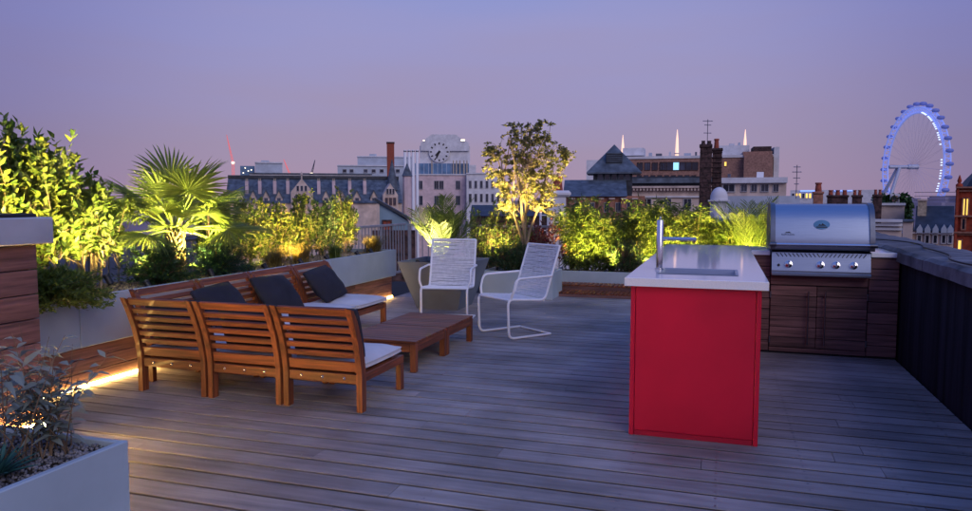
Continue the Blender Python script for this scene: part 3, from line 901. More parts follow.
# ================================================================ planting
def unit(a): return a / np.maximum(np.linalg.norm(a, axis=-1, keepdims=True), 1e-9)
def leaf_arrays(P, Dn, N, L, W, fold=.18, droop=.12):
    """P base, Dn direction, N face normal (all n,3); L, W (n,) -> folded six-point leaves"""
    Dn = unit(Dn); S = unit(np.cross(Dn, N)); N = unit(np.cross(S, Dn))
    L = L[:, None]; W = W[:, None]
    b0 = P
    l1 = P + Dn * L * .35 - S * W * .5 + N * W * fold; r1 = P + Dn * L * .35 + S * W * .5 + N * W * fold
    m1 = P + Dn * L * .38
    l2 = P + Dn * L * .72 - S * W * .32 + N * W * fold * .3 - N * L * droop * .4; r2 = P + Dn * L * .72 + S * W * .32 + N * W * fold * .3 - N * L * droop * .4
    m2 = P + Dn * L * .74 - N * L * droop * .5
    t = P + Dn * L - N * L * droop
    V = np.stack([b0, l1, r1, m1, l2, r2, m2, t], 1)
    F0 = np.array([[0, 3, 1], [0, 2, 3], [1, 3, 6], [1, 6, 4], [3, 2, 5], [3, 5, 6], [4, 6, 7], [6, 5, 7]])
    F = (F0[None] + (np.arange(len(P)) * 8)[:, None, None]).reshape(-1, 3)
    return V.reshape(-1, 3), F
def leaf_lite(P, Dn, N, L, W, droop=.1):
    Dn = unit(Dn); S = unit(np.cross(Dn, N)); N = unit(np.cross(S, Dn))
    L = L[:, None]; W = W[:, None]
    V = np.stack([P, P + Dn * L * .42 - S * W * .5 + N * W * .12, P + Dn * L - N * L * droop, P + Dn * L * .42 + S * W * .5 + N * W * .12], 1)
    F0 = np.array([[0, 2, 1], [0, 3, 2]])
    F = (F0[None] + (np.arange(len(P)) * 4)[:, None, None]).reshape(-1, 3)
    return V.reshape(-1, 3), F
def rdir(n): return unit(rng.normal(size=(n, 3)))

def shrub(label, loc_, h, rx, ry, stems, twigs, lpt, L, W, m, bark='bark', cat='shrub', lo=.2, name='shrub', group=None,
          twig_len=.3, lite=True, stem_r=.012, lumps=.28, up=.35, cz=.58, foot=.08):
    t = E(name, label, cat, loc_, 0, group)
    ph = rng.uniform(0, 6.28, 6)
    d = rdir(twigs)
    lump = 1 + lumps * np.sin(3 * d[:, 0] * 2 + ph[0]) * np.sin(2.6 * d[:, 1] * 2 + ph[1]) + lumps * .7 * np.sin(5 * d[:, 2] + 4 * d[:, 0] + ph[2])
    rad = rng.uniform(.15, 1, twigs) ** .45 * lump
    hz = h * (1 - lo) / 2
    C = np.array([0, 0, h * lo + hz])
    tip = C + d * rad[:, None] * np.array([rx, ry, hz])
    tip[:, 2] = np.maximum(tip[:, 2], .04)
    root = np.array([0, 0, h * lo * .5]) + (tip - np.array([0, 0, h * lo * .5])) * rng.uniform(.45, .7, (twigs, 1))
    tl = h * twig_len
    dirn = unit(tip - root + np.array([0, 0, up * tl]) + rng.normal(size=(twigs, 3)) * .25 * tl)
    st = tip - dirn * tl * rng.uniform(.6, 1.1, (twigs, 1))
    n = twigs * lpt
    s_ = rng.uniform(.15, 1.0, (twigs, lpt, 1))
    P = (st[:, None] + (tip - st)[:, None] * s_).reshape(-1, 3)
    rd = rdir(n)
    Dn = unit(np.repeat(dirn, lpt, 0) * .75 + rd * .8 + np.array([0, 0, .15]))
    N = unit(rdir(n) * .7 + np.array([0, 0, 1.0]))
    Ls = L * rng.uniform(.45, 1.4, n); Ws = W * rng.uniform(.7, 1.2, n)
    V, F = (leaf_lite if lite else leaf_arrays)(P, Dn, N, Ls, Ws)
    V[:, 2] = np.maximum(V[:, 2], .01)
    O('foliage', npmesh('foliage', V, F, m), m, t)
    g = MB()
    rr = random.Random(int(rng.integers(1e6)))
    for k in range(stems):
        a = rr.uniform(0, 6.28)
        p0 = Vector((foot * math.cos(a) * rr.random(), foot * math.sin(a) * rr.random(), -.06))
        e = Vector((rx * .62 * math.cos(a) * rr.uniform(.3, 1), ry * .62 * math.sin(a) * rr.uniform(.3, 1), h * rr.uniform(.6, .92)))
        mid = p0.lerp(e, .45) + Vector((rr.uniform(-.05, .05), rr.uniform(-.05, .05), h * .06))
        g.tube([p0, p0.lerp(mid, .5) + Vector((rr.uniform(-.02, .02), 0, .02)), mid, mid.lerp(e, .55), e], [stem_r, stem_r * .85, stem_r * .7, stem_r * .5, stem_r * .25], 6)
    for i in range(0, twigs, max(1, twigs // 160)):
        g.tube([tuple(root[i] * .6 + st[i] * .4), tuple(st[i]), tuple(tip[i])], [stem_r * .3, stem_r * .22, .001], 3, False)
    O('stems', g, bark, t, smooth=70)
    return t

def needle_bush(label, loc_, h, r, twigs, m, group=None, name='shrub', nl=.042, nw=.010, per=34, side=(0, 0, 0), curl=.25):
    """feathery evergreen: arching shoots dressed with short needles"""
    t = E(name, label, 'shrub', loc_, 0, group)
    az = rng.uniform(0, 6.28, twigs); el = rng.uniform(.05, 1.35, twigs)
    d = np.stack([np.cos(az) * np.cos(el), np.sin(az) * np.cos(el), np.sin(el)], 1)
    ln = np.where(el > .8, h, r) * rng.uniform(.65, 1.1, twigs)
    d = d + np.array(side)
    s_ = np.linspace(.12, 1, per)[None, :, None]
    ctr = d[:, None] * ln[:, None, None] * s_ + np.array([0, 0, 1.0]) * (curl * (s_ - s_ ** 2) * 1.6 * ln[:, None, None])
    n = twigs * per
    P = ctr.reshape(-1, 3)
    Dn = unit(np.repeat(unit(d), per, 0) * .9 + rdir(n) * .75)
    V, F = leaf_lite(P, Dn, rdir(n), nl * rng.uniform(.7, 1.3, n), nw * rng.uniform(.8, 1.3, n))
    V[:, 2] = np.maximum(V[:, 2], -.02)
    O('foliage', npmesh('foliage', V, F, m), m, t)
    g = MB()
    for i in range(0, twigs, 3):
        g.tube([(0, 0, -.03)] + [tuple(ctr[i, j]) for j in (0, per // 2, per - 1)], [.006, .004, .003, .001], 4, False)
    O('stems', g, 'bark', t)
    return t

def grass(label, loc_, h, r, n, m='leaf_grass', group=None, cat='grass tuft'):
    t = E('grass_tuft', label, cat, loc_, 0, group)
    az = rng.uniform(0, 6.28, n); out_ = r * rng.uniform(.3, 1.1, n); hh = h * rng.uniform(.6, 1.1, n)
    b = rng.normal(size=(n, 2)) * r * .12
    K = 5
    V = np.zeros((n, K, 2, 3)); wv = rng.uniform(.003, .0055, n)
    sx, sy = -np.sin(az), np.cos(az)
    for k in range(K):
        s_ = k / (K - 1)
        rr_ = out_ * s_ ** 1.6; zz = hh * (1.55 * s_ - .75 * s_ ** 2.2)
        wk = wv * (1 - s_ * .92)
        for j, sg in ((0, -1), (1, 1)):
            V[:, k, j, 0] = b[:, 0] + np.cos(az) * rr_ + sx * wk * sg
            V[:, k, j, 1] = b[:, 1] + np.sin(az) * rr_ + sy * wk * sg
            V[:, k, j, 2] = zz - .02
    F0 = []
    for k in range(K - 1):
        a = k * 2; F0 += [[a, a + 1, a + 3], [a, a + 3, a + 2]]
    F = (np.array(F0)[None] + (np.arange(n) * K * 2)[:, None, None]).reshape(-1, 3)
    O('blades', npmesh('blades', V.reshape(-1, 3), F, m), m, t)
    g = MB(); g.lathe([(r * .16, -.03), (r * .13, .02), (r * .05, .05)], 8); O('crown_base', g, 'husk', t)
    return t

def bamboo(label, loc_, h, r, culms, group='bamboo clumps', m='leaf_bamboo', lw=.019, ll=.14):
    t = E('bamboo', label, 'bamboo', loc_, 0, group)
    g = MB(); P = []; Dn = []
    rr = random.Random(int(rng.integers(1e6)))
    for k in range(culms):
        a = rr.uniform(0, 6.28); q = rr.random() ** .5
        p0 = Vector((r * .45 * q * math.cos(a), r * .3 * q * math.sin(a), -.04))
        hh = h * rr.uniform(.7, 1.05); a2 = rr.uniform(0, 6.28); lean = rr.uniform(.1, .75) * r
        pts = []
        for j in range(7):
            s_ = j / 6
            pts.append(p0 + Vector((math.cos(a2) * lean * s_ ** 1.8, math.sin(a2) * lean * .7 * s_ ** 1.8, hh * (s_ - .06 * s_ ** 4))))
        g.tube(pts, [.0075 * (1 - .75 * j / 6) for j in range(7)], 5)
        for j in range(30):
            s_ = rr.uniform(.06, 1) ** .85
            i = min(5, int(s_ * 6)); b_ = pts[i].lerp(pts[i + 1], s_ * 6 - i)
            a3 = rr.uniform(0, 6.28); tl = rr.uniform(.06, .2)
            td = Vector((math.cos(a3), math.sin(a3), rr.uniform(-.1, .7)))
            e = b_ + td * tl
            g.tube([b_, e], [.002, .001], 3, False)
            for q_ in range(6):
                f_ = rr.uniform(.35, 1)
                P.append(tuple(b_.lerp(e, f_))); Dn.append((td.x * .7 + rr.uniform(-.8, .8), td.y * .7 + rr.uniform(-.8, .8), rr.uniform(-.9, .45)))
    P = np.array(P); Dn = np.array(Dn); n = len(P)
    V, F = leaf_lite(P, Dn, unit(rdir(n) + np.array([0, 0, .8])), ll * rng.uniform(.6, 1.25, n), lw * rng.uniform(.8, 1.3, n), .15)
    O('foliage', npmesh('foliage', V, F, m), m, t)
    O('culms', g, 'culm', t, smooth=70)
    return t

def fan_frond_mesh(seed, Lp, Lb, n=34, spread=215):
    """petiole plus a fan of stiff pleated segments; base at origin, growing along +X, fan lies near XY tilted"""
    rr = random.Random(seed)
    g = MB(); 
    pet = [(0, 0, 0), (Lp * .5, 0, .04 * Lp), (Lp, 0, 0)]
    g.tube(pet, [.012, .009, .007], 5)
    for k in range(n):
        a = R(-spread / 2 + spread * k / (n - 1)) * 1.08
        L_ = Lb * (1 - .22 * abs(a) / R(90)) * rr.uniform(.92, 1.05)
        dx, dy = math.cos(a), math.sin(a); sx, sy = -dy, dx
        w_ = .0135 * (Lb / .5)
        pl_ = (.012 if k % 2 else -.012) * .6
        dr = rr.uniform(.08, .30) * L_
        c0 = Vector((Lp, 0, 0)); rows_ = []
        for s_, ww in ((.04, .2), (.35, .8), (.62, 1.0), (.85, .5), (1, .03)):
            z = pl_ * s_ - dr * s_ ** 3 - .05 * L_ * s_
            p = c0 + Vector((dx * L_ * s_, dy * L_ * s_, z))
            rows_.append((p - Vector((sx, sy, .25)) * w_ * ww, p + Vector((0, 0, .006 * ww)), p + Vector((sx, sy, -.25)) * w_ * ww))
        o = len(g.v)
        for r3 in rows_: g.v += [tuple(q) for q in r3]
        for i in range(len(rows_) - 1):
            for j in (0, 1):
                b_ = o + i * 3 + j
                g.f.append((b_, b_ + 1, b_ + 4, b_ + 3))
    me = bpy.data.meshes.new('frond'); me.from_pydata(g.v, [], g.f); me.materials.append(MATS['leaf_palm'])
    return me
def pinnate_mesh(seed, Lf, n=24, arch=.35, leaf=.24, m='leaf_palm', wid=.0062):
    """feather frond: arching rib with paired leaflets; grows along +X and up"""
    rr = random.Random(seed)
    g = MB()
    rib = lambda s_: Vector((Lf * (s_ - .10 * s_ * s_), 0, arch * Lf * (s_ * .5 - s_ ** 2.4 * .75)))
    g.tube([rib(i / 8) for i in range(9)], [.012 * (1 - .85 * i / 8) for i in range(9)], 5)
    for k in range(n):
        s_ = .22 + .78 * k / (n - 1)
        p = rib(s_); tn = (rib(min(1, s_ + .02)) - rib(s_ - .02)).normalized()
        for sg in (-1, 1):
            L_ = leaf * math.sin(math.pi * (.15 + .75 * (s_ - .2) / .8)) ** .6 * rr.uniform(.85, 1.1)
            d = (tn * .85 + Vector((0, sg, 0)) * rr.uniform(.6, .8) + Vector((0, 0, rr.uniform(.1, .4)))).normalized()
            sd_ = d.cross(Vector((0, 0, 1))).normalized()
            o = len(g.v)
            for q, ww in ((0, .5), (.4, 1), (.75, .7), (1, .03)):
                c_ = p + d * L_ * q - Vector((0, 0, .18 * L_ * q * q))
                g.v += [tuple(c_ - sd_ * wid * ww), tuple(c_ + sd_ * wid * ww)]
            for i in range(3):
                b_ = o + i * 2; g.f.append((b_, b_ + 1, b_ + 3, b_ + 2))
    me = bpy.data.meshes.new('frond'); me.from_pydata(g.v, [], g.f); me.materials.append(MATS[m])
    return me
def put_fronds(t, meshes, specs, z):
    for i, (az, el, sc_) in enumerate(specs):
        o = bpy.data.objects.new('frond', meshes[i % len(meshes)]); col.objects.link(o); o.parent = t
        M = Matrix.Translation((.02 * math.cos(az), .02 * math.sin(az), z)) @ Matrix.Rotation(az, 4, 'Z') @ Matrix.Rotation(-el, 4, 'Y') @ Matrix.Rotation(random.uniform(-.25, .25), 4, 'X')
        o.matrix_local = M @ Matrix.Scale(sc_, 4)

def uplight(label, loc_, aim, power, size=R(95), color=(1.0, .74, .22), blend=.6):
    t = E('garden_uplight', label, 'uplight', loc_, 0, 'garden uplights among the plants')
    d = (Vector(aim) - Vector(loc_)).normalized()
    M = d.to_track_quat('Z', 'Y').to_matrix().to_4x4()
    M.translation = Vector((0, 0, .015))
    g = MB(); g.lathe([(.018, -.05), (.024, -.045), (.026, .02), (.030, .024), (.030, .04), (.026, .04), (.024, .03), (.004, .03)], 12, M=M); O('housing', g, 'black', t, smooth=40)
    g = MB(); g.lathe([(.0225, .0), (.0225, .003)], 12, M=M @ Matrix.Translation((0, 0, .034))); O('lens', g, 'lamp_lens', t)
    g = MB(); g.tube([(0, 0, -.08), (0, 0, .045)], .005, 6); O('spike', g, 'black', t)
    l = bpy.data.lights.new('lamp', 'SPOT'); l.energy = power; l.color = color; l.spot_size = size; l.spot_blend = blend; l.shadow_soft_size = .07
    lo_ = bpy.data.objects.new('lamp', l); col.objects.link(lo_); lo_.parent = t
    lo_.matrix_local = M @ Matrix.Translation((0, 0, .06)) @ Matrix.Rotation(math.pi, 4, 'X')
    return t

ZS = .675
# --- long planter, from the timber cabinet towards the far end
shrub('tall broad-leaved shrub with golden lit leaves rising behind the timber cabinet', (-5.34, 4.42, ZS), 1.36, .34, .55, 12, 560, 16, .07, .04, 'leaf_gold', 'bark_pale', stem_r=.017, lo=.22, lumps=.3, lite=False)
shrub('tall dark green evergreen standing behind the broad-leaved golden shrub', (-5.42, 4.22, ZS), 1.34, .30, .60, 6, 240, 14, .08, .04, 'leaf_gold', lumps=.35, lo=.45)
shrub('multi-stemmed leafy shrub with bare pale stems between golden shrub and palm', (-5.3, 4.98, ZS), .90, .28, .42, 9, 230, 14, .072, .042, 'leaf_mid', 'bark_pale', lo=.4, stem_r=.014, lite=False, foot=.16)
needle_bush('feathery dark green juniper spilling over the planter edge by the timber cabinet', (-4.78, 4.05, ZS),   .30, .40, 320, 'leaf_mid', side=(.3, .0, -.10), group='feathery evergreens', nw=.015, nl=.05, per=44)
needle_bush('feathery dark evergreen mound at the foot of the palm, on its cabinet side', (-4.95, 5.42, ZS), .38, .36, 240, 'leaf_dark', group='feathery evergreens')
needle_bush('feathery blue-green mound on the far side of the palm trunk', (-4.95, 6.27, ZS), .33, .32, 210, 'leaf_blue', group='feathery evergreens', nl=.045, nw=.009)
# windmill palm
pm = E('fan_palm', 'windmill palm with shaggy trunk and wide floodlit fan leaves', 'palm', (-5.12, 5.85, ZS))
g = MB(); prof = []
for i in range(16):
    z = -.05 + i * .034
    prof.append((.062 + (.016 if i % 2 else 0) - .0006 * i + .006 * math.sin(i * 2.3), z))
g.lathe(prof, 14)
for i in range(120):
    a = i * 2.39996; z = .02 + i * .004; rr_ = .06
    c_, s_ = math.cos(a), math.sin(a); L_ = random.uniform(.05, .1); ww = random.uniform(.008, .02)
    g.add([(c_ * rr_ - s_ * ww, s_ * rr_ + c_ * ww, z), (c_ * rr_ + s_ * ww, s_ * rr_ - c_ * ww, z), (c_ * (rr_ + .035), s_ * (rr_ + .035), z + L_ * .7), (c_ * (rr_ + .028), s_ * (rr_ + .028), z + L_)], [(0, 1, 2), (0, 2, 3), (0, 3, 1), (1, 3, 2)])
O('trunk', g, 'husk', pm)
g = MB(); g.tube([(.05, .30, -.05), (.06, .29, .80)], .010, 6); O('stake', g, 'brick_dark', smooth=50, loc=(-5.12, 5.98, ZS), label='slim timber stake standing beside the windmill palm trunk', cat='stake')
fm = [fan_frond_mesh(k, lp, lb) for k, (lp, lb) in enumerate(((.44, .44), (.54, .48), (.36, .42), (.5, .42)))]
spec = []
for k in range(25):
    az = k * 2.39996; el = [1.1, .85, .6, .4, .2, 0, -.3][min(6, k // 4)] + random.uniform(-.12, .12)
    spec.append((az, el, random.uniform(.85, 1.02)))
put_fronds(pm, fm, spec, .47)
# mid-planter shrubs and grasses
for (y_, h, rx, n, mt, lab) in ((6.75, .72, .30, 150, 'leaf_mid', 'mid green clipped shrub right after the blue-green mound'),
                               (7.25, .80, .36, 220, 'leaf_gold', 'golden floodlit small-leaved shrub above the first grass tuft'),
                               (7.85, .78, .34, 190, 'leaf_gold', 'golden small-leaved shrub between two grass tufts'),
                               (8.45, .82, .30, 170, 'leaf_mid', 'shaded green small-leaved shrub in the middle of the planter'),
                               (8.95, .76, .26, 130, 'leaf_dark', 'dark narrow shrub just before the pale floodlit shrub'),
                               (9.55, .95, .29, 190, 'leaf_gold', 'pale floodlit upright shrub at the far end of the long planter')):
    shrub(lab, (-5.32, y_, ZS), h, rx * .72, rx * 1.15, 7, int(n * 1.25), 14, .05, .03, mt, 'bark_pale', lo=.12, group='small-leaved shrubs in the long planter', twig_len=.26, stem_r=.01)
grass('straw coloured grass tuft under the first golden shrub', (-4.87, 7.15, ZS), .30, .30, 330, group='grass tufts')
grass('wide straw coloured grass tuft between golden shrubs', (-4.87, 7.68, ZS), .32, .34, 380, group='grass tufts')
grass('greener grass tuft in the shaded middle of the long planter', (-4.87, 8.5, ZS), .28, .28, 260, 'leaf_bamboo', group='grass tufts')
grass('straw coloured grass tuft hanging over the far end of the long planter', (-4.9, 9.68, ZS), .34, .38, 460, group='grass tufts')
grass('small green grass clump beside the feathery blue-green mound', (-4.85, 6.62, ZS), .16, .22, 160, 'leaf_bamboo', group='grass tufts')
# spiky palm in the tapered pot
pp = E('feather_palm', 'bushy feather palm glowing yellow in the tapered grey pot', 'palm', (-3.58, 9.2, .57))
pmx = [pinnate_mesh(50 + k, L_, arch=a) for k, (L_, a) in enumerate(((.80, .12), (.95, .08), (.66, .2)))]
spec = [(k * 2.39996, [1.48, 1.36, 1.22, 1.08, .9][min(4, k // 6)] + random.uniform(-.1, .1), random.uniform(.85, 1.08)) for k in range(30)]
put_fronds(pp, pmx, spec, .02)
g = MB(); g.lathe([(.07, -.03), (.085, .05), (.05, .12)], 10); O('crown_base', g, 'husk', pp, smooth=60)
# hedge planter
shrub('dense dark boxwood hedge filling the pale rectangular planter', (-2.95, 10.45, .37), .46, .48, .26, 10, 430, 20, .030, .018, 'leaf_dark', lo=.02, lumps=.12, twig_len=.3, name='hedge', cat='hedge')
shrub('loose yellow-green bush behind the boxwood hedge', (-3.5, 11.2, 0), 1.40, .62, .4, 9, 300, 13, .06, .03, 'leaf_mid', lo=.25, lumps=.25)
shrub('reddish leaved bush between the feather palm and small tree', (-2.9, 11.6, 0), 1.16, .5, .3, 7, 160, 12, .05, .028, 'leaf_red', lo=.35, lumps=.25)
# small tree with forked trunk
tr = E('tree', 'small open-crowned tree with forked floodlit trunk', 'tree', (-2.85, 10.70, .36))
def tree_mesh():
    rr = random.Random(21); g = MB(); P = []; Dn = []; nodes = []
    C = Vector((.03, .0, 1.50)); RX, RY, RZ = .66, .52, .80
    def inside(p, k=1.0): return ((p.x - C.x) / RX) ** 2 + ((p.y - C.y) / RY) ** 2 + ((p.z - C.z) / RZ) ** 2 < k
    def limb(p, d, L_, r_, lev):
        pts = [p]; q = p.copy(); dd = d.copy()
        for k in range(6):
            dd = (dd + Vector((rr.uniform(-.13, .13), rr.uniform(-.13, .13), rr.uniform(-.02, .10)))).normalized()
            q2 = q + dd * L_ / 6
            if q2.z > .9 and not inside(q2, .85): break
            q = q2; pts.append(q.copy())
        n_ = len(pts)
        if n_ < 3: return
        g.tube(pts, [r_ * (1 - .72 * k / (n_ - 1)) for k in range(n_)], 7 if lev == 0 else 5, False)
        nodes.extend([x for x in pts[2:]])
        if lev >= 2: return
        for k in range((5, 3)[lev]):
            i = rr.randrange(min(2, n_ - 1), n_); a_ = rr.uniform(0, 6.28)
            t_ = Matrix.Rotation(a_, 3, dd) @ dd.orthogonal().normalized()
            limb(pts[i], (dd + t_ * rr.uniform(.45, .9) + Vector((0, 0, .15))).normalized(), L_ * rr.uniform(.45, .68), r_ * .5, lev + 1)
    g.tube([(0, 0, -.1), (0, 0, .15), (.01, 0, .36)], [.046, .038, .034], 9, False)
    for (dx, dy, L_) in ((-.30, .04, 1.75), (.26, -.03, 1.8), (.0, .16, 1.7), (.08, -.2, 1.6)):
        limb(Vector((.01, 0, .33)), Vector((dx, dy, 1)).normalized(), L_, .026, 0)
    lobes = [(Vector((-.33, .0, 1.55)), .36), (Vector((.36, .0, 1.62)), .34), (Vector((-.12, .08, 2.0)), .32), (Vector((.16, -.05, 1.3)), .34), (Vector((-.25, 0, 1.08)), .28), (Vector((.3, .05, 1.08)), .27), (Vector((.22, 0, 2.05)), .26), (Vector((.0, 0, 1.68)), .3), (Vector((.62, 0, 1.75)), .14), (Vector((-.55, 0, 1.85)), .16)]
    for c_, R_ in lobes:
        for k in range(int(430 * R_ * R_)+14):
            v = Vector((rr.gauss(0, 1), rr.gauss(0, 1), rr.gauss(0, 1))).normalized() * R_ * rr.random() ** .5
            tip = c_ + v
            nd = min(nodes, key=lambda n_: (n_ - tip).length + max(0, n_.z - tip.z) * 1.5)
            mid = nd.lerp(tip, .5) + Vector((rr.uniform(-.03, .03), rr.uniform(-.03, .03), .03))
            g.tube([nd, mid, tip], [.0042, .003, .0012], 3, False)
            td = (tip - mid).normalized()
            for q in range(10):
                s_ = rr.uniform(.1, 1.0)
                b_ = mid.lerp(tip, s_)
                P.append(tuple(b_ + Vector((rr.gauss(0, .012), rr.gauss(0, .012), rr.gauss(0, .012))))); Dn.append((td.x + rr.uniform(-1, 1), td.y + rr.uniform(-1, 1), td.z * .3 + rr.uniform(-.9, .6)))
    return g, np.array(P), np.array(Dn)
g, P_, D_ = tree_mesh()
O('trunk', g, 'bark_pale', tr, smooth=70)
n = len(P_); print('tree leaves', n, P_.min(0), P_.max(0))
V, F = leaf_arrays(P_, D_, unit(rdir(n) + np.array([0, 0, .5])), .062 * rng.uniform(.5, 1.25, n), .034 * rng.uniform(.7, 1.2, n))
O('crown', npmesh('crown', V, F, 'leaf_olive'), 'leaf_olive', tr)
# back planter
bamboo('bamboo clump next to the small tree, glowing at its foot', (-2.25, 12.02, .27), 1.28, .42, 24)
bamboo('bamboo clump over the slatted steps beside the dark round shrub', (-1.82, 12.02, .27), 1.02, .36, 16)
shrub('dark round bushy shrub between the two lit bamboo clumps', (-1.42, 11.75, .27), .58, .36, .3, 8, 220, 14, .05, .022, 'leaf_dark', lo=.05, lumps=.2)
bamboo('bamboo clump with bright golden culms beside the steel tap', (-1.05, 12.02, .27), 1.30, .34, 26)
bamboo('thin shaded bamboo stand rising behind the dark round shrub', (-1.45, 12.15, .27), 1.15, .34, 14)
bamboo('darker bamboo thicket behind the island worktop', (-.48, 12.02, .27), 1.16, .50, 26)
bamboo('thin bamboo clump between the worktop thicket and arching palm', (-.02, 12.1, .27), 1.05, .34, 12)
bp2 = E('feather_palm', 'arching feather palm glowing yellow beside the barbecue hood', 'palm', (.46, 11.9, .27))
pm3 = [pinnate_mesh(80 + k, L_, arch=a, n=28, leaf=.3) for k, (L_, a) in enumerate(((1.3, .26), (1.15, .34), (1.4, .2)))]
spec = [(k * 2.39996 + .5, [1.44, 1.32, 1.2, 1.02][min(3, k // 5)] + random.uniform(-.1, .1), random.uniform(.8, 1.02)) for k in range(18)]
put_fronds(bp2, pm3, spec, .02)
g = MB(); g.lathe([(.07, -.03), (.085, .06), (.05, .14)], 10); O('crown_base', g, 'husk', bp2, smooth=60)

# --- near planter: sage-grey shrub with separate leaves, teal rosette, dry grass
sg_ = E('shrub', 'grey-green lance-leaved shrub in the slate-topped near planter', 'shrub', (-2.45, 2.06, .45))
def leaf_mesh(seed, L_, W_):
    V, F = leaf_arrays(np.zeros((1, 3)), np.array([[1., 0, .05]]), np.array([[0, 0, 1.]]), np.array([L_]), np.array([W_]), .2, .22 + .1 * (seed % 3))
    return npmesh('leaf', V, F, 'leaf_sage', True)
lm = [leaf_mesh(k, L_, W_) for k, (L_, W_) in enumerate(((.092, .026), (.08, .024), (.10, .028), (.066, .021)))]
rr = random.Random(5)
g = MB(); cnt = 0
for k in range(30):
    a = rr.uniform(0, 6.28); lean = rr.uniform(.05, .30); hh = rr.uniform(.26, .52)
    p0 = Vector((rr.uniform(-.14, .1), rr.uniform(-.12, .12), -.02))
    pts = [p0 + Vector((math.cos(a) * lean * s_ ** 1.4, math.sin(a) * lean * s_ ** 1.4, hh * s_)) for s_ in (0, .35, .7, 1)]
    g.tube(pts, [.003, .0026, .002, .001], 5, False)
    for j in range(9):
        s_ = .35 + .65 * j / 8
        i = min(2, int(s_ / .35)); b_ = pts[i].lerp(pts[i + 1], min(1, (s_ - i * .35) / .35))
        for q in (0, 1):
            if cnt >= 296 or (q and j > 6 and rr.random() < .4): continue
            az = j * 1.57 + q * math.pi + rr.uniform(-.4, .4); el = rr.uniform(-.15, .75)
            o = bpy.data.objects.new('leaf', lm[rr.randrange(4)]); col.objects.link(o); o.parent = sg_
            o.matrix_local = Matrix.Translation(b_) @ Matrix.Rotation(az, 4, 'Z') @ Matrix.Rotation(-el, 4, 'Y') @ Matrix.Rotation(rr.uniform(-.5, .5), 4, 'X') @ Matrix.Scale(rr.uniform(.8, 1.15), 4)
            cnt += 1
O('stems', g, 'bark', sg_)
tl_ = E('rosette_plant', 'teal spiky rosette plant at the edge of the near planter', 'plant', (-2.40, 1.83, .455))
V, F = leaf_arrays(np.zeros((1, 3)), np.array([[1., 0, .05]]), np.array([[0, 0, 1.]]), np.array([.17]), np.array([.026]), .3, .1)
tm = npmesh('leaf', V, F, 'leaf_teal', True)
for k in range(34):
    o = bpy.data.objects.new('leaf', tm); col.objects.link(o); o.parent = tl_
    o.matrix_local = Matrix.Translation((0, 0, .02)) @ Matrix.Rotation(k * 2.4, 4, 'Z') @ Matrix.Rotation(-(.15 + 1.2 * (1 - k / 34)), 4, 'Y') @ Matrix.Scale(.7 + .3 * k / 34, 4)
grass('dry bronze grass tuft behind the teal rosette', (-2.56, 1.86, .445), .26, .14, 120, group='grass tufts')

# --- lamps standing among the plants
K = 7.4
LX = -4.70
def up(lab, l_, aim, p_, ang=95, c=(1.0, .74, .20)): uplight(lab, l_, aim, p_ * K, R(ang), c, .8)
up('uplight under the golden shrub behind the timber cabinet', (-4.72, 4.62, ZS + .12), (-5.25, 4.5, 1.75), 36, 110)
up('uplight at the foot of the evergreen behind the timber cabinet', (-4.80, 3.42, ZS + .25), (-5.35, 4.3, 1.85), 92, 100)
up('uplight beside the bare-stemmed shrub next to the palm', (LX, 5.02, ZS + .03), (-5.25, 4.95, 1.6), 42, 105)
up('uplight at the foot of the windmill palm trunk', (-4.70, 5.84, ZS + .05), (-5.12, 5.87, 1.5), 125, 110, (1, .82, .18))
up('uplight below the mid green shrub after the palm', (LX, 6.72, ZS + .03), (-5.25, 6.75, 1.35), 16, 110)
up('uplight below the first golden shrub', (LX, 7.42, ZS + .03), (-5.25, 7.4, 1.35), 38, 115, (1, .66, .16))
up('uplight between golden shrubs and wide grass tuft', (LX, 8.02, ZS + .03), (-5.25, 7.95, 1.35), 32, 115, (1, .62, .14))
up('uplight below the shaded shrubs in the planter middle', (LX, 8.82, ZS + .03), (-5.25, 8.7, 1.35), 16, 115, (1, .66, .18))
up('uplight below the pale shrub at the planter end', (LX, 9.22, ZS + .03), (-5.25, 9.45, 1.4), 34, 110, (1, .68, .2))
up('uplight in the tapered pot', (-3.84, 8.84, .60), (-3.60, 9.2, 1.15), 24, 120, (1, .84, .26))
up('uplight behind the boxwood hedge', (-3.3, 10.72, .40), (-3.45, 11.05, 1.5), 34, 110)
up('uplight at the foot of the forked tree', (-2.45, 10.34, .70), (-2.72, 10.68, 2.5), 88, 76, (1, .70, .22))
up('uplight beside the hedge aimed into the tree crown', (-3.26, 10.36, .70), (-3.02, 10.68, 2.5), 88, 76, (1, .70, .22))
up('uplight in the bamboo next to the small tree', (-2.15, 11.52, .29), (-2.15, 11.85, 1.5), 52, 110, (1, .78, .15))
up('uplight in the bamboo over the slatted steps', (-1.72, 11.52, .29), (-1.72, 11.85, 1.5), 34, 110, (1, .78, .15))
up('uplight in the golden bamboo beside the tap', (-1.02, 11.52, .29), (-1.02, 11.85, 1.5), 58, 110, (1, .74, .15))
up('uplight in the bamboo thicket behind the worktop', (-.45, 11.52, .29), (-.42, 11.85, 1.5), 44, 110, (1, .74, .15))
up('uplight under the arching palm by the barbecue', (.30, 11.56, .29), (.44, 11.9, 1.5), 46, 110, (1, .80, .13))

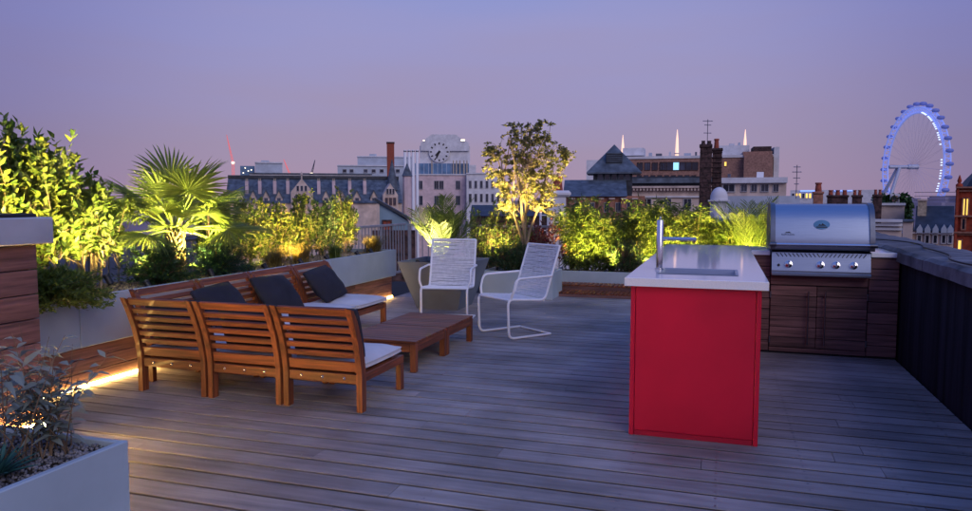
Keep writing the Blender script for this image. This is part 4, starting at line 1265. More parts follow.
# ================================================================ the city beyond
class Bld:
    """a building set on the ground at a distance; pixel columns/rows only give directions to its facade"""
    def __init__(s, name, label, cat, pc, dist, group=None, turn=0.0):
        s.a = azim(pc); s.d = dist
        s.t = E(name, label, cat, (math.sin(s.a) * dist, math.cos(s.a) * dist, GZ), -s.a, group)
    def X(s, px, dy=0): return math.tan(azim(px) - s.a) * (s.d + dy)
    def Z(s, px, py, dy=0):
        d = ray(px, py); k = math.hypot(d.x, d.y)
        return EYE + d.z / k * (s.d + dy) / math.cos(azim(px) - s.a) - GZ
    def box(s, name, m, p0, p1, yt, yb, dy0, dy1, parent=None, c=0):
        pm = (p0 + p1) / 2
        g = MB(); g.box(s.X(p0, dy0), s.X(p1, dy0), dy0, dy1, 0 if yb is None else s.Z(pm, yb, dy0), s.Z(pm, yt, dy0), c)
        return O(name, g, m, parent or s.t)
    def win(s, p0, p1, yt, yb, dy=0, m='win', frame='frame_white', out_=.10, mull=True):
        pm = (p0 + p1) / 2
        x0, x1, z0, z1 = s.X(p0, dy), s.X(p1, dy), s.Z(pm, yb, dy), s.Z(pm, yt, dy)
        w_ = max(.05, (x1 - x0) * .09)
        g = MB()
        g.box(x0 - w_, x0, dy - out_, dy, z0 - w_, z1 + w_); g.box(x1, x1 + w_, dy - out_, dy, z0 - w_, z1 + w_)
        g.box(x0, x1, dy - out_, dy, z1, z1 + w_); g.box(x0 - w_ * .6, x1 + w_ * .6, dy - out_ * 1.5, dy, z0 - w_, z0)
        if mull: g.box((x0 + x1) / 2 - w_ * .25, (x0 + x1) / 2 + w_ * .25, dy - out_ * .7, dy, z0, z1)
        f_ = O('window', g, frame, s.t)
        g = MB(); g.box(x0, x1, dy - out_ * .35, dy + .01, z0, z1); O('pane', g, m, f_)
        return f_
    def gable(s, name, m, p0, p1, y_eave, y_apex, dy0, dy1, yb=None, parent=None, base=None):
        pm = (p0 + p1) / 2
        x0, x1 = s.X(p0, dy0), s.X(p1, dy0); z0 = s.Z(pm, y_eave, dy0); za = s.Z(pm, y_apex, dy0)
        zb = z0 if yb is None else s.Z(pm, yb, dy0)
        pts = [(x0, zb), (x1, zb), (x1, z0), ((x0 + x1) / 2, za), (x0, z0)] if yb is not None else [(x0, z0), (x1, z0), ((x0 + x1) / 2, za)]
        g = MB(); g.prism(pts, dy0, dy1, 'y'); return O(name, g, m, parent or s.t)
    def pots(s, p0, p1, yt, yb, n, dy, m='pot_red', parent=None):
        for k in range(n):
            px = p0 + (k + .5) * (p1 - p0) / n
            x = s.X(px, dy); z0, z1 = s.Z(px, yb, dy), s.Z(px, yt, dy); r_ = abs(s.X(p1, dy) - s.X(p0, dy)) / n * .34
            g = MB(); g.lathe([(r_ * 1.05, z0), (r_, z0 + (z1 - z0) * .2), (r_ * .82, z0 + (z1 - z0) * .8), (r_ * 1.05, z0 + (z1 - z0) * .84), (r_ * 1.0, z1)], 10, (x, dy + .4, 0)); O('chimney_pot', g, m, parent or s.t, smooth=40)

# --- long slate-roofed mansion block with gabled dormers
b = Bld('mansion_block', 'long slate-roofed mansion block with cream gabled dormers and chimneys', 'building', 316, 120)
b.box('wall', 'cream_stone', 225, 402, 203, None, 0, 14)
g = MB(); x0, x1 = b.X(225), b.X(402); ze, zr = b.Z(316, 203), b.Z(316, 178, 5)
g.prism([(-.4, ze), (14.4, ze), (10, zr), (5, zr), (4.4, zr - .5)], x0, x1, 'x'); rf = O('roof', g, 'slate', b.t)
g = MB(); g.box(x0, x1, 4.6, 5.2, zr - .15, zr + .35); O('ridge', g, 'slate_dark', rf)
for px in (247, 260, 275, 288, 319, 334, 350, 365):
    ck = b.box('chimney', 'pink_stone', px - 1.6, px + 1.6, 181, 196, 1.5, 3.0)
    b.pots(px - 1.5, px + 1.5, 178.5, 181, 2, 1.6, 'pot_cream', ck)
for px in (240, 253, 266, 279, 326, 342, 357, 374):
    d_ = b.gable('dormer', 'cream_stone', px - 3.6, px + 3.6, 197, 190.5, .1, 6, 207)
    b.win(px - 1.7, px + 1.7, 198, 204, .1, out_=.12)
    x0, x1 = b.X(px - 4.2), b.X(px + 4.2); z0, z1 = b.Z(px, 197.3), b.Z(px, 189.8)
    g = MB(); xm = (x0 + x1) / 2
    g.prism([(x0, z0), (x0 + .12, z0 - .15), (xm, z1 - .2), (x1 - .12, z0 - .15), (x1, z0), (xm, z1)], -.1, 6.2, 'y'); O('dormer_roof', g, 'slate', d_)
d_ = b.gable('gable', 'cream_stone', 291, 313, 192, 178.5, -1.0, 6, 214)
for px in (298, 302, 306): b.win(px - 1.1, px + 1.1, 186, 191, -1.0, out_=.12, mull=False)
for px in (296, 302, 308): b.win(px - 1.5, px + 1.5, 196, 203, -1.0, out_=.12)
g = MB(); xm = b.X(302, -1); z = b.Z(302, 178.5, -1); g.lathe([(.12, z - .3), (.1, z + .5), (.22, z + .6), (.03, z + 1.1)], 8, (xm, -.8, 0)); O('finial', g, 'cream_stone', d_)
d_ = b.gable('gable', 'cream_stone', 383, 398, 195, 183.5, -1.2, 6, 225)
for px in (387.5, 390.5, 393.5): b.win(px - .9, px + .9, 189, 194, -1.2, out_=.12, mull=False)
for px in (386.5, 390.5, 394.5): b.win(px - 1.2, px + 1.2, 198, 205, -1.2, out_=.12, frame='brick_far')
for (pc, hw_, ye, yt, nm_) in ((393, 6.5, 190, 159, 'turret'), (408, 5.2, 176, 163, 'turret')):
    x = b.X(pc, 2); r_ = b.X(pc + hw_, 2) - x
    g = MB(); g.lathe([(r_ * .85, 0), (r_ * .85, b.Z(pc, ye, 2))], 8, (x, 2 + r_, 0)); tt = O(nm_, g, 'pink_stone', b.t)
    g = MB(); z0, z1 = b.Z(pc, ye, 2), b.Z(pc, yt, 2); g.lathe([(r_ * 1.08, z0), (r_ * .8, z0 + (z1 - z0) * .2), (r_ * .45, z0 + (z1 - z0) * .6), (.05, z1)], 8, (x, 2 + r_, 0)); O('turret_roof', g, 'slate', tt)

# --- blocks behind it
b = Bld('office_block', 'plain grey box-like block rising behind the mansion roof', 'building', 269, 250)
b.box('wall', 'grey_clad', 256, 283, 163, None, 0, 25); b.box('parapet', 'white_stone', 255.6, 283.4, 162, 163.2, -.4, 25.4)
b.box('plant_room', 'grey_clad', 262, 270, 160.5, 162, 5, 12)
b = Bld('glass_block', 'blue glazed block with bright lights beside the plain grey block', 'building', 248, 265)
b.box('wall', 'blue_glass', 241, 255.5, 166, None, 0, 20)
for i, (p, q) in enumerate(((246, 168), (249, 171), (251, 174), (244, 173), (252, 170))): b.win(p - .5, p + .5, q - .5, q + .5, 0, 'spot_white', 'grey_clad', .15, False)
b = Bld('office_block', 'long low pale roof block stretching behind the mansion chimneys', 'building', 310, 230)
b.box('wall', 'white_stone', 250, 372, 174, None, 0, 20); b.box('parapet', 'slate', 249.5, 372.5, 173.2, 174.2, -.5, 20.5)
b = Bld('office_block', 'stepped pale office block behind the brick flue stack', 'building', 370, 240)
b.box('wall', 'grey_clad', 338, 404, 166, None, 0, 25); b.box('wall', 'grey_clad', 358, 412, 157, None, 3, 25); b.box('parapet', 'white_stone', 357.6, 412.4, 156.2, 157.2, 2.6, 25.4); b.box('parapet', 'white_stone', 337.5, 404.4, 165.2, 166.2, -.4, 2.8)
b.box('plant_room', 'grey_clad', 370, 377, 154, 156.2, 8, 12)
for px in (345, 352, 366, 374, 382, 398): b.win(px - 1.8, px + 1.8, 169.5, 172.5, 0, out_=.2, mull=False)
b = Bld('flue_stack', 'tall square red brick flue stack above the mansion roof', 'chimney', 391, 190)
b.box('stack', 'pot_red', 387.3, 394.7, 143.5, None, 0, 2.4); b.box('cap', 'brick_dark', 386.9, 395.1, 142, 143.5, -.12, 2.5)
for i, px in enumerate((405.5, 409.5, 413.5, 417.5)):
    b = Bld('steel_flue', 'slim white steel flue, one of four standing in a row before the clock building', 'flue', px, 215, 'row of four white flues')
    x = 0; g = MB(); g.lathe([(.42, 0), (.42, b.Z(px, 150.5)), (.34, b.Z(px, 150))], 12); O('pipe', g, 'white_metal', b.t, smooth=40)
    g = MB(); z = b.Z(px, 152); g.lathe([(.48, z), (.48, z + .35)], 12); O('collar', g, 'steel_dark', b.t, smooth=40)

# --- clock building
b = Bld('clock_building', 'white stepped building carrying a large dial clock', 'building', 443, 300)
b.box('wall', 'white_stone', 420, 470, 146, None, 4, 24)
b.box('wall', 'white_stone', 414, 476, 165, None, 2, 26)
g = MB(); c0, c1, s0, s1 = b.X(421, 3), b.X(469, 3), b.X(431, 3), b.X(457, 3)
zt, zm, zl = b.Z(444, 134.5, 3), b.Z(444, 138, 3), b.Z(444, 143, 3)
g.prism([(c0, b.Z(444, 146, 3) - 2), (c1, b.Z(444, 146, 3) - 2), (c1, zl), (c1 - 1.2, zl + .8), (s1 + 1.6, zm), (s1, zt - .3), (s1 - .6, zt), (s0 + .6, zt), (s0, zt - .3), (s0 - 1.6, zm), (c0 + 1.2, zl + .8), (c0, zl)], 3, 22, 'y'); O('tower_crown', g, 'white_stone', b.t)
ck = E('clock', None, None); ck.parent = b.t
cxk, czk = b.X(439.5, 3), b.Z(439.5, 152, 3); ck.location = (cxk, 2.95, czk)
g = MB(); g.lathe([(4.3, 0), (4.3, .12), (4.0, .14)], 40, M=Matrix.Rotation(R(90), 4, 'X')); O('dial', g, 'white_stone', ck)
for h_ in range(12):
    a = h_ * math.pi / 6; rr_ = 3.45
    g = MB(); M = Matrix.Translation((math.sin(a) * rr_, -.2, math.cos(a) * rr_)) @ Matrix.Rotation(a, 4, 'Y'); g.box(-.27, .27, -.05, .08, -.42, .42, .02, M); O('hour_mark', g, 'black', ck)
for (a, L_, w_) in ((math.radians(205), 2.9, .30), (math.radians(222), 2.1, .46)):
    g = MB(); M = Matrix.Rotation(a, 4, 'Y'); g.box(-w_, w_, -.34, -.26, -.5, L_, .05, M); O('hand', g, 'black', ck)
b.win(461, 465, 139.6, 141, 3, 'spot_white', 'white_stone', .2, False); b.win(423.5, 425, 140.2, 141.2, 3, 'spot_white', 'white_stone', .2, False)
b = Bld('glazed_rooftop', 'blue glazed rooftop storey with timber posts below the clock', 'building', 443, 232)
b.box('wall', 'blue_glass', 414, 469, 163.5, None, 0, 12)
for k in range(12): b.box('mullion', 'grey_clad', 415 + k * 4.5, 415.5 + k * 4.5, 163, 175, -.1, 0)
for px in (432, 453.5, 456.5, 460, 464, 467): b.box('post', 'pot_cream', px - .6, px + .6, 160.5, 174, -1.2, -.8)
b = Bld('stone_building', 'pale pink stone building with square windows under the clock', 'building', 440, 220)
b.box('wall', 'pink_stone', 410, 466, 175, None, 0, 14); b.box('cornice', 'white_stone', 409.6, 466.3, 174, 175.2, -.35, 14)
for y0, y1 in ((181, 189), (196, 205)):
    for p0, p1 in ((418, 422.5), (434.5, 438.5), (439.5, 443.5), (456, 460)): b.win(p0, p1, y0, y1, 0, out_=.18)
b = Bld('stone_building', 'cream stone wing with a close row of narrow windows behind the small tree', 'building', 482, 215)
b.box('wall', 'white_stone', 466.5, 505, 174, None, 0, 14); b.box('cornice', 'white_stone', 466.2, 505.4, 172.8, 174.1, -.35, 14)
for k in range(6): b.win(469 + k * 5.6, 471.4 + k * 5.6, 181, 188, 0, out_=.18); b.win(469 + k * 5.6, 471.4 + k * 5.6, 194, 202, 0, out_=.18)
b = Bld('low_building', 'low dark slate roof seen behind the forked tree trunk', 'building', 510, 90)
b.box('wall', 'brick_dark', 470, 548, 216, None, 0, 8); g = MB(); g.prism([(-.3, b.Z(510, 216)), (8.3, b.Z(510, 216)), (4, b.Z(510, 205, 4))], b.X(470), b.X(548), 'x'); O('roof', g, 'slate_dark', b.t)

# --- blue clad penthouse with the red window
b = Bld('penthouse', 'blue-grey clad lean-to penthouse with a small red window', 'building', 392, 30)
x0, x1 = b.X(377), b.X(409); zl, zr_ = b.Z(377, 201), b.Z(409, 222)
g = MB(); g.prism([(x0, 0), (x1, 0), (x1, zr_), (x0, zl)], 0, 4, 'y'); O('wall', g, 'blue_clad', b.t)
g = MB(); g.prism([(x0 - .1, zl + .02), (x1 + .15, zr_ - .02), (x1 + .15, zr_ + .10), (x0 - .1, zl + .14)], -.15, 4.1, 'y'); O('roof', g, 'slate_dark', b.t)
b.box('corner_trim', 'cream_stone', 376.4, 379.4, 203.5, None, -.06, .0)
b.win(383, 390.5, 221, 229.5, 0, 'pot_red', 'brick_dark', .08)
b.box('low_wall', 'brick_dark', 372, 415, 230.5, None, -2.0, -1.7)
# --- white pier house left of the blue roof
b = Bld('chimney_pier', 'broad white rendered chimney pier with terracotta pot', 'chimney', 558, 40)
b.box('pier', 'white_stone', 547, 566, 197, None, 0, 1.2, c=.03); b.box('cap', 'white_stone', 544.5, 571, 190.5, 197, -.15, 1.35, c=.12)
x = b.X(557.5); z0, z1 = b.Z(557, 191), b.Z(557, 176)
g = MB(); g.lathe([(.30, z0), (.27, z0 + .2), (.24, z1 - .25), (.30, z1 - .2), (.28, z1)], 14, (x, .6, 0)); O('chimney_pot', g, 'pot_red', b.t, smooth=40)

# --- dark pyramid tower and its long slate roof over brick piers
b = Bld('terrace_house', 'brick house with long blue slate roof below the pyramid tower', 'building', 597, 60)
b.box('wall', 'brick_orange', 562, 645, 196, None, 0, 7)
g = MB(); z0, z1 = b.Z(597, 196.5), b.Z(597, 180, 3); g.prism([(-.4, z0), (7.3, z0), (4.2, z1), (2.8, z1)], b.X(563), b.X(627), 'x'); O('roof', g, 'slate', b.t)
for px in (572, 583, 601, 612, 624, 635):
    b.box('pier', 'brick_orange', px - 2.6, px + 2.6, 199, None, -.5, 0); b.box('pier_cap', 'cream_stone', px - 2.9, px + 2.9, 198, 199.2, -.6, 0)
for px in (577.5, 592, 606.5, 618, 629.5): b.win(px - 2, px + 2, 203, 212, 0, out_=.06, mull=True)
b = Bld('pyramid_tower', 'dark timber tower with steep pyramid slate roof and louvre', 'building', 613.5, 63)
b.box('wall', 'slate_dark', 593, 632, 172, None, 0, 3.3)
x0, x1 = b.X(586.5), b.X(641); z0, z1 = b.Z(613, 172.5), b.Z(613, 143); xm = (x0 + x1) / 2; h2 = (x1 - x0) / 2
g = MB(); ym = 1.65; g.add([(x0, ym - h2, z0), (x1, ym - h2, z0), (x1, ym + h2, z0), (x0, ym + h2, z0), (xm, ym, z1), (x0, ym - h2, z0 - .12), (x1, ym - h2, z0 - .12), (x1, ym + h2, z0 - .12), (x0, ym + h2, z0 - .12)],
    [(0, 1, 4), (1, 2, 4), (2, 3, 4), (3, 0, 4), (5, 6, 7, 8), (0, 1, 6, 5), (1, 2, 7, 6), (2, 3, 8, 7), (3, 0, 5, 8)]); rf = O('roof', g, 'slate', b.t)
g = MB(); zl0, zl1 = b.Z(613, 163), b.Z(613, 153); g.box(xm - .68, xm + .68, ym - 1.62, ym, zl0, zl1); lv = O('louvre', g, 'slate_dark', rf)
for k in range(5):
    z = zl0 + .1 + k * (zl1 - zl0) / 5.2; g = MB(); g.box(xm - .62, xm + .62, ym - 1.68, ym - 1.60, z, z + .06); O('louvre_blade', g, 'slate', lv)
for px in (600, 607, 614, 621, 627): b.win(px - 2.2, px + 2.2, 174.5, 180, 0, out_=.05, frame='slate', mull=False)

# --- modern brick block with lit masts behind
b = Bld('brick_block', 'wide flat-roofed brown brick block with a strip of dark windows', 'building', 690, 140)
b.box('wall', 'brick_far', 612, 772, 158, None, 0, 12)
b.box('parapet', 'white_stone', 611.5, 772.5, 155.6, 158.2, -.2, 12.2)
b.box('end_pier', 'white_stone', 586, 612, 160, None, 2, 12); b.box('end_wall', 'white_stone', 772.6, 778, 147, None, 1, 10)
b.box('penthouse', 'white_stone', 622, 643, 148, 155.5, 3, 9); b.box('penthouse', 'white_stone', 716, 748, 145.5, 155.5, 3, 9)
b.box('penthouse', 'brick_far', 742, 771, 151.5, 155.5, -.3, 9); b.box('penthouse', 'brick_dark', 752, 770, 146.5, 151.4, 1, 7)
b.box('brick_bay', 'brick_far', 743, 772, 155, None, -1.5, -.25)
for k in range(4): b.win(637 + k * 7.4, 642 + k * 7.4, 163, 170, 0, out_=.12, frame='brick_dark')
for k in range(6): b.win(660 + k * 6.3, 665.6 + k * 6.3, 162.5, 170, 0, 'win_cool' if k == 2 else 'win', 'brick_dark', .12, False)
for k in range(9): b.win(637 + k * 6.8, 641 + k * 6.8, 175.5, 181, 0, out_=.12, frame='brick_dark')
b.win(723.5, 725.5, 162, 166, 0, 'win_lit', 'brick_far', .1, False)
b = Bld('flat_block', 'low cream flat-roofed block with four dark windows beside the dark chimney stack', 'building', 752, 100)
b.box('wall', 'cream_stone', 716, 786, 183, None, 0, 10); b.box('roof_edge', 'white_stone', 714, 787, 177.5, 183, -.6, 10.5)
for p0, p1 in ((723, 734), (741, 746.5), (751, 756.5), (761, 768), (773, 778)): b.win(p0, p1, 184.5, 191.5, 0, out_=.1)
b.box('water_tank', 'white_metal', 756, 763, 172, 177.4, 2, 3.4); b.box('vent', 'steel_dark', 727, 730, 174, 177.4, 2, 2.6)
b.box('low_wall', 'grey_clad', 722, 800, 196, None, -6, -5.6)
b = Bld('cornice_building', 'cream building with slate parapet and a dentil cornice', 'building', 670, 75)
b.box('wall', 'cream_stone', 624, 714, 190, None, 0, 9); b.box('roof', 'slate_dark', 626, 714, 176.5, 186, 1, 8); b.box('parapet', 'slate', 625, 714.5, 178, 183, .4, 1)
b.box('cornice', 'cream_stone', 623.5, 715, 186, 188, -.6, .9); b.box('cornice', 'pink_stone', 624, 714.5, 188, 190.3, -.2, .5)
for k in range(26):
    p = 626 + k * 3.4; b.box('dentil', 'cream_stone', p, p + 1.7, 188.1, 190.6, -.5, -.21)
b.box('band', 'white_stone', 623.8, 714.6, 196, 197.5, -.2, 0)
for p0, p1 in ((643, 651), (664, 671), (684, 691), (701, 707)): b.win(p0, p1, 199, 208, 0, out_=.08)
# rooftop clutter on the brick block
b = Bld('roof_plant', 'cluster of grey ducts and vents on the brown brick block roof', 'roof vents', 690, 143)
for i, (p0, p1, yt) in enumerate(((648, 651, 152.8), (655, 661, 153.6), (668, 670, 151.8), (683, 690, 153.2), (694, 696, 152), (728, 733, 143.6), (737, 739, 142.6))):
    b.box('duct', ('grey_clad', 'steel_dark', 'white_stone')[i % 3], p0, p1, yt, 158, 1 + i % 3, 2.5 + i % 3)
# three lit bridge masts
for i, (px, yt, yb_) in enumerate(((622, 135, 160), (676, 129.5, 160), (743.5, 129.5, 160))):
    b = Bld('bridge_mast', 'slim brightly lit bridge mast ' + ('behind the pyramid tower', 'over the strip windows of the brick block', 'behind the white rooftop box past the chimney stack')[i], 'mast', px, 420, 'three lit bridge masts')
    z1 = b.Z(px, yt)
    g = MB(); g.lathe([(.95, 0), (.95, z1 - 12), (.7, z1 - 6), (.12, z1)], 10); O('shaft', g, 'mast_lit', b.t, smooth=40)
    g = MB(); g.lathe([(1.4, z1 - 13.5), (1.4, z1 - 13)], 10); O('ring', g, 'steel_white', b.t)
# dark chimney stack with aerial
b = Bld('chimney_stack', 'tall dark brick double chimney stack with red pot', 'chimney', 710, 58)
b.box('stack', 'brick_dark', 699, 711, 146, None, 0, 1.0, c=.04); b.box('stack', 'brick_dark', 711.5, 721, 150, None, .1, 1.2, c=.04)
b.box('cap', 'brick_dark', 698.2, 711.3, 144, 147.5, -.1, 1.1, c=.05); b.box('cap', 'brick_dark', 710.8, 721.8, 148, 151, .0, 1.3, c=.05)
b.pots(699, 711, 140.5, 144, 2, 0, 'brick_dark'); b.pots(711.5, 719, 138.5, 148, 1, .2, 'pot_red')
for k in range(9): b.box('brick_course', 'brick_dark', 698.8, 721.3, 152 + k * 5, 152.6 + k * 5, -.03, 1.0)
def aerial(label, px, dist, yt, yb_, arms, cat='aerial'):
    b = Bld('tv_aerial', label, cat, px, dist)
    z1, z0 = b.Z(px, yt), b.Z(px, yb_)
    k = dist / 726
    b.t.location.z = GZ + z0
    g = MB(); g.tube([(0, 0, -.2), (0, 0, z1 - z0)], .35 * k, 5); O('pole', g, 'steel_dark', b.t)
    for (yy, hw_) in arms:
        z = b.Z(px, yy) - z0
        g = MB(); g.tube([(-hw_ * k, 0, z), (hw_ * k, .3, z)], .28 * k, 4)
        n = int(hw_)
        for q in range(n): 
            xx = -hw_ * k + (q + .5) * 2 * hw_ * k / n
            g.tube([(xx, -.25, z - .6 * k), (xx, .25, z + .6 * k)], .18 * k, 3)
        O('antenna', g, 'steel_dark', b.t)
aerial('thin twin television aerial on the dark double chimney stack', 706, 58.4, 119.5, 148, ((121, 4.5), (125, 3), (133, 3.5)))
aerial('cluttered antenna mast above the low grey wall', 796, 60, 165, 196, ((167, 3), (172, 4), (178, 3), (184, 2)))
# white dome
b = Bld('white_dome', 'rounded white dormer hood in front of the cornice building', 'dome', 719, 54)
x = 0; r_ = b.X(728) ; z1, z0 = b.Z(719, 187), b.Z(719, 198)
g = MB(); g.lathe([(r_, 0), (r_, z0)] + [(r_ * math.cos(t * .2618), z0 + (z1 - z0) * math.sin(t * .2618)) for t in range(1, 6)] + [(.03, z1)], 20, (0, r_, 0)); O('shell', g, 'white_stone', b.t, smooth=40)
b.box('band', 'white_stone', 708, 730, 200, 201.5, -.15, 2)

# --- roofs behind the barbecue
b = Bld('roof_terrace', 'cream roof wall with white coping carrying the chimney row behind the barbecue', 'building', 835, 47)
b.box('wall', 'cream_stone', 780, 905, 205, None, 0, 6); b.box('coping', 'white_stone', 779, 906, 203, 205.2, -.15, .6)
for (p0, p1, yt, st_, n_, m_, lab) in ((812, 824, 182.5, 'brick_orange', 1, 'pot_red', 'orange brick chimney stack with one tall terracotta pot'),
                                  (826, 849, 190, 'brick_dark', 3, 'pot_red', 'wide dark brick chimney stack with three short pots'),
                                  (851, 863, 190, 'brick_dark', 2, 'pot_red', 'narrow dark brick chimney stack with two pots'),
                                  (872, 883, 189.5, 'brick_dark', 2, 'pot_red', 'dark chimney stack with two pots beside the ivy roof')):
    c_ = Bld('chimney_stack', lab, 'chimney', (p0 + p1) / 2, 45, 'chimney stacks behind the barbecue')
    yc = yt + (9 if n_ == 1 else 5)
    c_.box('stack', st_, p0 + 1, p1 - 1, yc + 2, None, 0, .9, c=.03); c_.box('cap', st_, p0, p1, yc, yc + 2.4, -.08, 1.0, c=.03)
    c_.pots(p0 + 1, p1 - 1, yt, yc, n_, .05, m_)
b = Bld('railway_station', 'far low white building with a blue neon edge beyond the chimneys', 'building', 825, 420)
b.box('wall', 'white_stone', 790, 880, 190, None, 0, 30)
b.box('neon_edge', 'neon_blue', 800, 818, 190.2, 191.6, -.8, -.1); b.box('neon_edge', 'neon_blue', 834, 852, 190.2, 191.2, -.8, -.1)
for k in range(8): b.win(792 + k * 3.4, 794 + k * 3.4, 193.5, 198, 0, 'win_lit' if k % 3 else 'win', 'white_stone', .3, False)
b = Bld('ivy_house', 'dark ivy-covered house with curved slate roof beside the great wheel', 'building', 890, 52)
b.box('wall', 'ivy', 874, 911, 199, None, 0, 5)
g = MB(); z0, z1 = b.Z(890, 226), b.Z(890, 198)
x0, x1 = b.X(872), b.X(899)
g.prism([(x0, z0)] + [(x0 + (x1 - x0) * (.1 + .9 * t / 8), z0 + (z1 - z0) * .55 * math.cos(t / 8 * 1.5) + .0) for t in range(9)] + [(x1, z0)], -2.2, -.05, 'y'); O('roof', g, 'slate_dark', b.t)
b.box('dormer', 'white_stone', 890, 899.5, 194, 203, -.4, 1.5); b.win(893, 896.5, 196.5, 200.5, -.4, out_=.05, frame='brick_far', mull=False)
V, F = leaf_lite(rng.uniform([b.X(874), -.5, b.Z(890, 222)], [b.X(911), .3, b.Z(890, 196)], (900, 3)), rdir(900), rdir(900), np.full(900, .35), np.full(900, .3))
O('ivy', npmesh('ivy', V, F, 'leaf_dark'), 'leaf_dark', b.t)
b = Bld('cornice_house', 'low white corniced wall just past the parapet coping', 'building', 886, 26)
b.box('wall', 'cream_stone', 868, 903, 226, None, 0, 3)
for yy, o_ in ((219.5, .35), (223.5, .22), (227.5, .12)): b.box('cornice', 'white_stone', 867.5, 903.5, yy, yy + 2.6, -o_, 0)
b = Bld('mansard_house', 'cream house with dark mansard roof and dormer row near the red turret', 'building', 930, 44)
b.box('wall', 'cream_stone', 902, 958, 231, None, 0, 7)
g = MB(); z0, z1 = b.Z(930, 231), b.Z(930, 206, 2.2); g.prism([(-.25, z0), (7.2, z0), (5, z1), (2.2, z1)], b.X(916), b.X(956), 'x'); rf = O('roof', g, 'slate_dark', b.t)
for k in range(3): b.box('roof_rail', 'steel_dark', 914, 957, 192 + k * 4, 192.5 + k * 4, 2.2, 2.26, rf)
b.box('chimney', 'pot_cream', 918, 927, 200.5, None, 1.2, 2.6); b.box('chimney_cap', 'cream_stone', 917.4, 927.6, 199, 200.8, 1.1, 2.7)
b.box('party_wall', 'cream_stone', 904, 914, 222, None, -.4, 2); b.box('party_cap', 'slate', 903.5, 914.5, 220.5, 222.2, -.5, 2)
for px in (921, 929, 937, 945.5, 952):
    b.win(px - 1.6, px + 1.6, 235.5, 243, 0, out_=.08, mull=False)
    d_ = b.gable('dormer', 'grey_clad', px - 3, px + 3, 229, 224.5, -.25, 2.2, 233)
b.box('band', 'white_stone', 901.8, 958, 232.5, 234, -.15, 0)
# red brick turret house with lit windows
b = Bld('red_turret_house', 'red brick turret house with glowing narrow windows', 'building', 972, 34)
b.box('wall', 'brick_red', 955.5, 1000, 188, None, 0, 6)
for yy, o_ in ((186.5, .22), (190, .10), (215.5, .16), (232, .18), (234, .08)): b.box('string_course', 'brick_orange', 955, 1000.5, yy, yy + 1.6, -o_, 0)
b.win(963.6, 965.2, 199, 215, 0, 'win_lit', 'brick_orange', .07, False); b.win(966.6, 968.2, 199, 215, 0, 'win_lit', 'brick_orange', .07, False)
b.win(960.4, 963.2, 240.5, 250, 0, 'win_lit', 'brick_orange', .07, False); b.win(963.5, 966, 219, 229, 0, 'win', 'brick_orange', .07, False)
for px in (957.5, 980): b.box('pilaster', 'brick_red', px - 1.2, px + 1.2, 186, None, -.14, 0)
x = b.X(958.5); z = b.Z(958.5, 186.5)
g = MB(); g.lathe([(.12, z), (.12, z + .08), (.05, z + .14), (.08, z + .22), (.015, z + .45)], 10, (x, .25, 0)); O('finial', g, 'brick_red', b.t, smooth=40)
g = MB(); xm = b.X(985); g.lathe([(.9, z), (.7, z + .3), (.03, z + 1.1)], 8, (xm, 2.5, 0)); O('spire', g, 'slate_dark', b.t)

# --- white roof walls and terraces just below, seen through the bamboo
b = Bld('white_terrace', 'low white roof wall with flat ledges behind the bamboo', 'building', 610, 26)
b.box('wall', 'white_stone', 556, 665, 226, None, 0, 4); b.box('ledge', 'slate', 555, 666, 224, 226.2, -.2, 4); b.box('ledge', 'grey_clad', 555, 666, 236, 237.2, -.15, 0)
b = Bld('skylight_roof', 'dark flat roof with a blue skylight behind the worktop', 'building', 720, 30)
b.box('wall', 'brick_dark', 660, 775, 224, None, 0, 5); b.box('skylight', 'blue_glass', 712, 728, 219, 224, 1, 3); b.box('vent_box', 'pot_red', 706, 713, 221, 224, .2, .8)
b = Bld('ladder_frame', 'leaning white steel roof ladder behind the small tree', 'ladder', 535, 22)
zt, zb_ = b.Z(541, 206), b.Z(530, 245)
for off in (0, .28):
    g = MB(); g.bar((b.X(529) + off, 0, 0), (b.X(541) + off, .6, zt), .05, .05, .005); O('stile', g, 'white_metal', b.t)
for k in range(14):
    s_ = 1 - k * .016 - .01
    xx = b.X(529) + (b.X(541) - b.X(529)) * s_
    g = MB(); g.tube([(xx, .6 * s_, zt * s_), (xx + .28, .6 * s_, zt * s_)], .014, 6); O('rung', g, 'white_metal', b.t)

